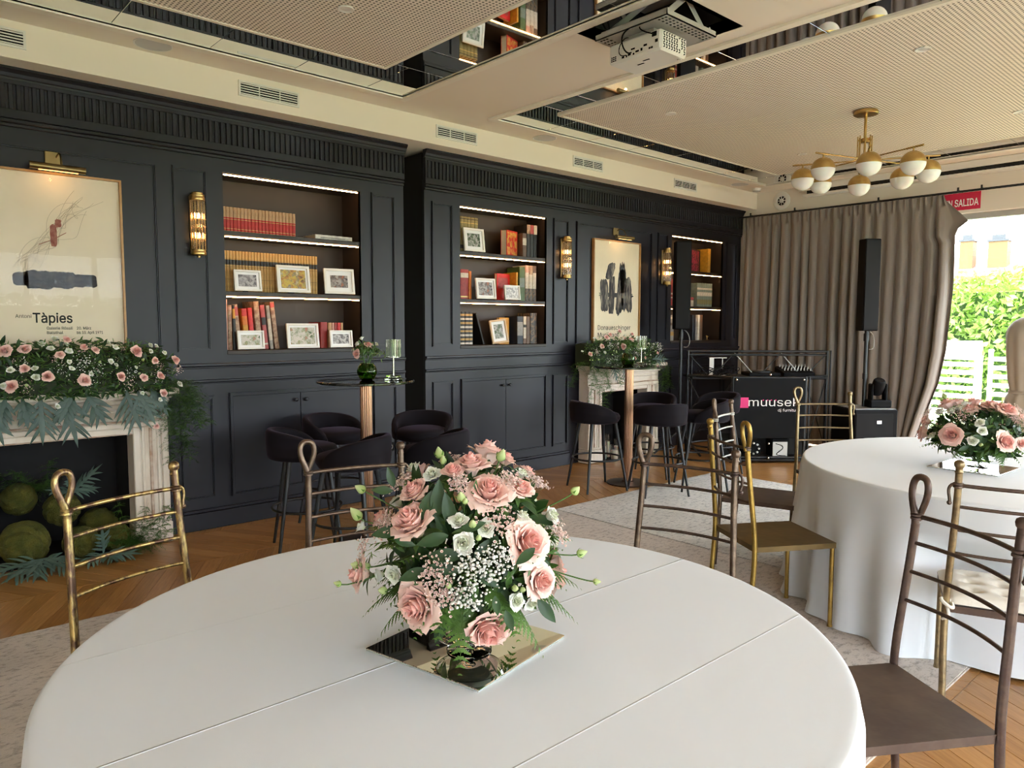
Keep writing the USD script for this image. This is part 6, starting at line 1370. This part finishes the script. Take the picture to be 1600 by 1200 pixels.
M("tripod_leg", b, "black_metal", t2, smooth=40)
t = T("moving_light", "black moving-head stage light on the subwoofer beside the pole", "stage light", (SU[0] + .07, SU[1] - .11, .5988)); R = RZ(math.degrees(YAW) - 90)
M("base", B().box((0, 0, .04), (.23, .18, .08), R, .012), "black_plastic", t); M("yoke", B().box(R @ np.array([-.075, 0, .16]), (.028, .09, .19), R, .012).box(R @ np.array([.075, 0, .16]), (.028, .09, .19), R, .012), "black_plastic", t)
M("head", B().lathe([(0, -.09), (.045, -.09), (.06, -.07), (.066, .0), (.062, .07), (.05, .085), (0, .08)], 24, c=(0, 0, .22), R=R @ RX(28)), "black_plastic", t, smooth=40); M("lens", B().lathe([(0, .084), (.04, .086), (.04, .082), (0, .08)], 20, c=(0, 0, .22), R=R @ RX(28)), "black_glass", t)
# cloth-covered stand at the right edge
prof = [(0, 1.565), (.06, 1.562), (.13, 1.54), (.185, 1.49), (.215, 1.42), (.215, 1.33), (.205, 1.18), (.19, 1.02), (.175, .92), (.168, .86), (.19, .82), (.205, .74), (.225, .5), (.25, .2), (.265, .012)]
th = np.arange(96) / 96 * 2 * math.pi; g = np.random.default_rng(12); f = sum(g.normal() * np.cos(k * th + g.uniform(0, 6.28)) for k in range(6, 16)); f /= f.std(); pr = spline(np.array([(r, 0, z) for r, z in prof]), 60)
rows = np.array([np.stack([(r + f * .006 * min(1, (1.56 - z) * 3)) * np.cos(th), (r + f * .006 * min(1, (1.56 - z) * 3)) * np.sin(th), np.full(96, z)], -1) for r, _, z in pr]); rows = np.maximum(rows, np.array([-9, -9, .006]))
t = T("covered_stand", "tall rounded stand under a beige stretch cloth cover at the right edge", "covered stand", (8.13, 1.84, 0)); M("cover", B().grid(np.concatenate([rows, rows[:, :1]], 1), True), "cover_cloth", t, smooth=True); M("tie_band", B().lathe([(.170, .845), (.178, .850), (.180, .865), (.174, .878), (.168, .872)], 48), "cover_cloth", t, smooth=40)
t = T("wall_socket", "black double wall socket low on the left bookcase right of the doors", "socket", (3.385, YF, .43)); M("plate", B().box((0, -.006, 0), (.15, .010, .075), None, .003), "black_plastic", t)
for k in (-.035, .035): M("outlet", B().lathe([(.020, .002), (.024, .002), (.024, .0), (.020, -.004)], 18, c=(k, -.011, 0), R=RX(90)), "grey_metal", t)

# ================================================================== GARDEN
S("terrace", None, None, B().bx(XE + .2, 11.5, -8, 9, -.16, -.06), "slate", (10, 0, -.1), kind="structure")
pm("lawn_green", (.19, .24, .09), .9, col2=(.26, .30, .12), scale=3, bump=.5, bscale=60)
pm("patio", (.46, .46, .45), .8, col2=(.38, .38, .37), scale=4)
lw = S("lawn", None, None, B().bx(-40, 90, -60, 70, -.4, -.12), "lawn_green", (20, 0, -.3), kind="structure")
S("patio_ground", None, None, B().bx(-6, XE + .2, -7.5, YS - .22, -.13, -.05), "patio", (3, -5, -.1), kind="structure")
def hedge(label, x0, x1, y0, y1, h, seed, n):
    g = np.random.default_rng(seed); t = T("hedge", label, "hedge", ((x0 + x1) / 2, (y0 + y1) / 2, -.12)); c = np.array([(x0 + x1) / 2, (y0 + y1) / 2, 0]); m_ = .35
    M("core", B().bx(x0 + m_ - c[0], x1 - m_ - c[0], y0 + m_ - c[1], y1 - m_ - c[1], 0, h - .4), "leaf_mid", t)
    p = np.stack([g.uniform(x0, x1, n), g.uniform(y0, y1, n), h * g.uniform(0, 1, n) ** .8], -1); top = h * (1 - .10 * meshkit.noise(np.c_[p[:, :2] * .8, np.zeros(n)])) + .35 * (meshkit.noise(np.c_[p[:, :2] * 2.1, np.ones(n)]) - .5)
    face = g.random(n); wl = min(x1 - x0, y1 - y0)
    if y1 - y0 > x1 - x0: p[:, 0] = np.where(face < .75, x0 + abs(g.normal(0, .16, n)), p[:, 0])
    else: p[:, 1] = np.where(face < .75, y1 - abs(g.normal(0, .16, n)), p[:, 1])
    p[:, 2] = np.where(face < .75, np.minimum(p[:, 2], top), top - abs(g.normal(0, .12, n)))
    a = g.normal(size=(n, 3)); a /= np.linalg.norm(a, axis=1, keepdims=True); q = np.cross(a, g.normal(size=(n, 3))); q /= np.linalg.norm(q, axis=1, keepdims=True); s = g.uniform(.05, .10, (n, 1))
    V = np.stack([p - a * s, p + q * s * .5, p + a * s, p - q * s * .5], 1).reshape(-1, 3) - c; i = np.arange(n)[:, None] * 4
    M("foliage", (V, np.vstack([np.hstack([i, i + 1, i + 2]), np.hstack([i, i + 2, i + 3])])), "hedge_leaf", t, kind="stuff")
hedge("tall bright green hedge beyond the garden window", 15.6, 17.6, -4, 12, 2.62, 41, 22000)
hedge("long green hedge opposite the side windows", -8, 16, -19.5, -17.5, 2.6, 42, 12000)
# white slatted fence panels
for k, (x, y0, y1, z1, lab) in enumerate([(13.0, 3.62, 4.75, 1.02, "white slatted garden fence panel beside the curtain edge"), (13.3, 2.35, 3.56, 1.12, "white slatted garden fence panel in the middle of the window view")]):
    t = T("fence_panel", lab, "fence", (x, (y0 + y1) / 2, -.12), 0, "white slatted fence panels"); yc = (y0 + y1) / 2
    for y in (y0 - yc, y1 - yc): M("post", B().box((0, y, (z1 + .12) / 2), (.06, .06, z1 + .12), None, .005), "white_plastic", t)
    for i in range(8): M("slat", B().box((-.0, 0, .12 + i * (z1 - .02) / 8), (.02, y1 - y0 - .04, .075), RY(-12), .003), "white_plastic", t)
t = T("garden_screen", "plain white board standing on the fence beside the curtain edge", "board", (12.9, 4.05, .92)); M("board", B().box((0, 0, .18), (.03, .95, .30), None, .004), "white_print", t); M("support", B().box((0, -.4, -.5), (.03, .04, 1.06)).box((0, .4, -.5), (.03, .04, 1.06)), "white_plastic", t)
# house beyond
pm("house_wall", (.40, .28, .20), .8); pm("roof_tile", (.17, .09, .07), .7, col2=(.13, .07, .05), scale=6); pm("chimney_brick", (.17, .09, .035), .8)
t = T("house", "distant house with tiled roof and two brick chimneys above the hedge", "house", (44, 14, -.12)); M("wall", B().bx(-3, 6, -9, 9, 0, 3.9), "house_wall", t)
rf = B(); n = 14
for i in range(n):
    a = i / n; x = -3.8 + 5.3 * a; z = 3.55 + 1.75 * a; rf.box((x + .2, 0, z + .08), (.52, 19, .06), RY(-18.3))
rf.add(np.array([(-3.9, -9.5, 3.5), (1.5, -9.5, 5.3), (6.9, -9.5, 3.5), (-3.9, 9.5, 3.5), (1.5, 9.5, 5.3), (6.9, 9.5, 3.5)]), np.array([[0, 1, 2], [3, 5, 4], [0, 3, 1], [1, 3, 4], [1, 4, 2], [2, 4, 5], [0, 2, 5], [0, 5, 3]])); M("roof", rf, "roof_tile", t)
for (y, w, zt) in ((-1.1, .6, 5.95), (-2.5, .83, 5.85)):
    ch = M("chimney", B().box((-.6, y, 4.9), (.6, w, 2 * (zt - 4.9))), "chimney_brick", t); M("chimney_cap", B().box((-.6, y, zt + .05), (.7, w + .1, .10)).box((-.6, y, zt + .22), (.4, w * .7, .22)), "slate", ch)
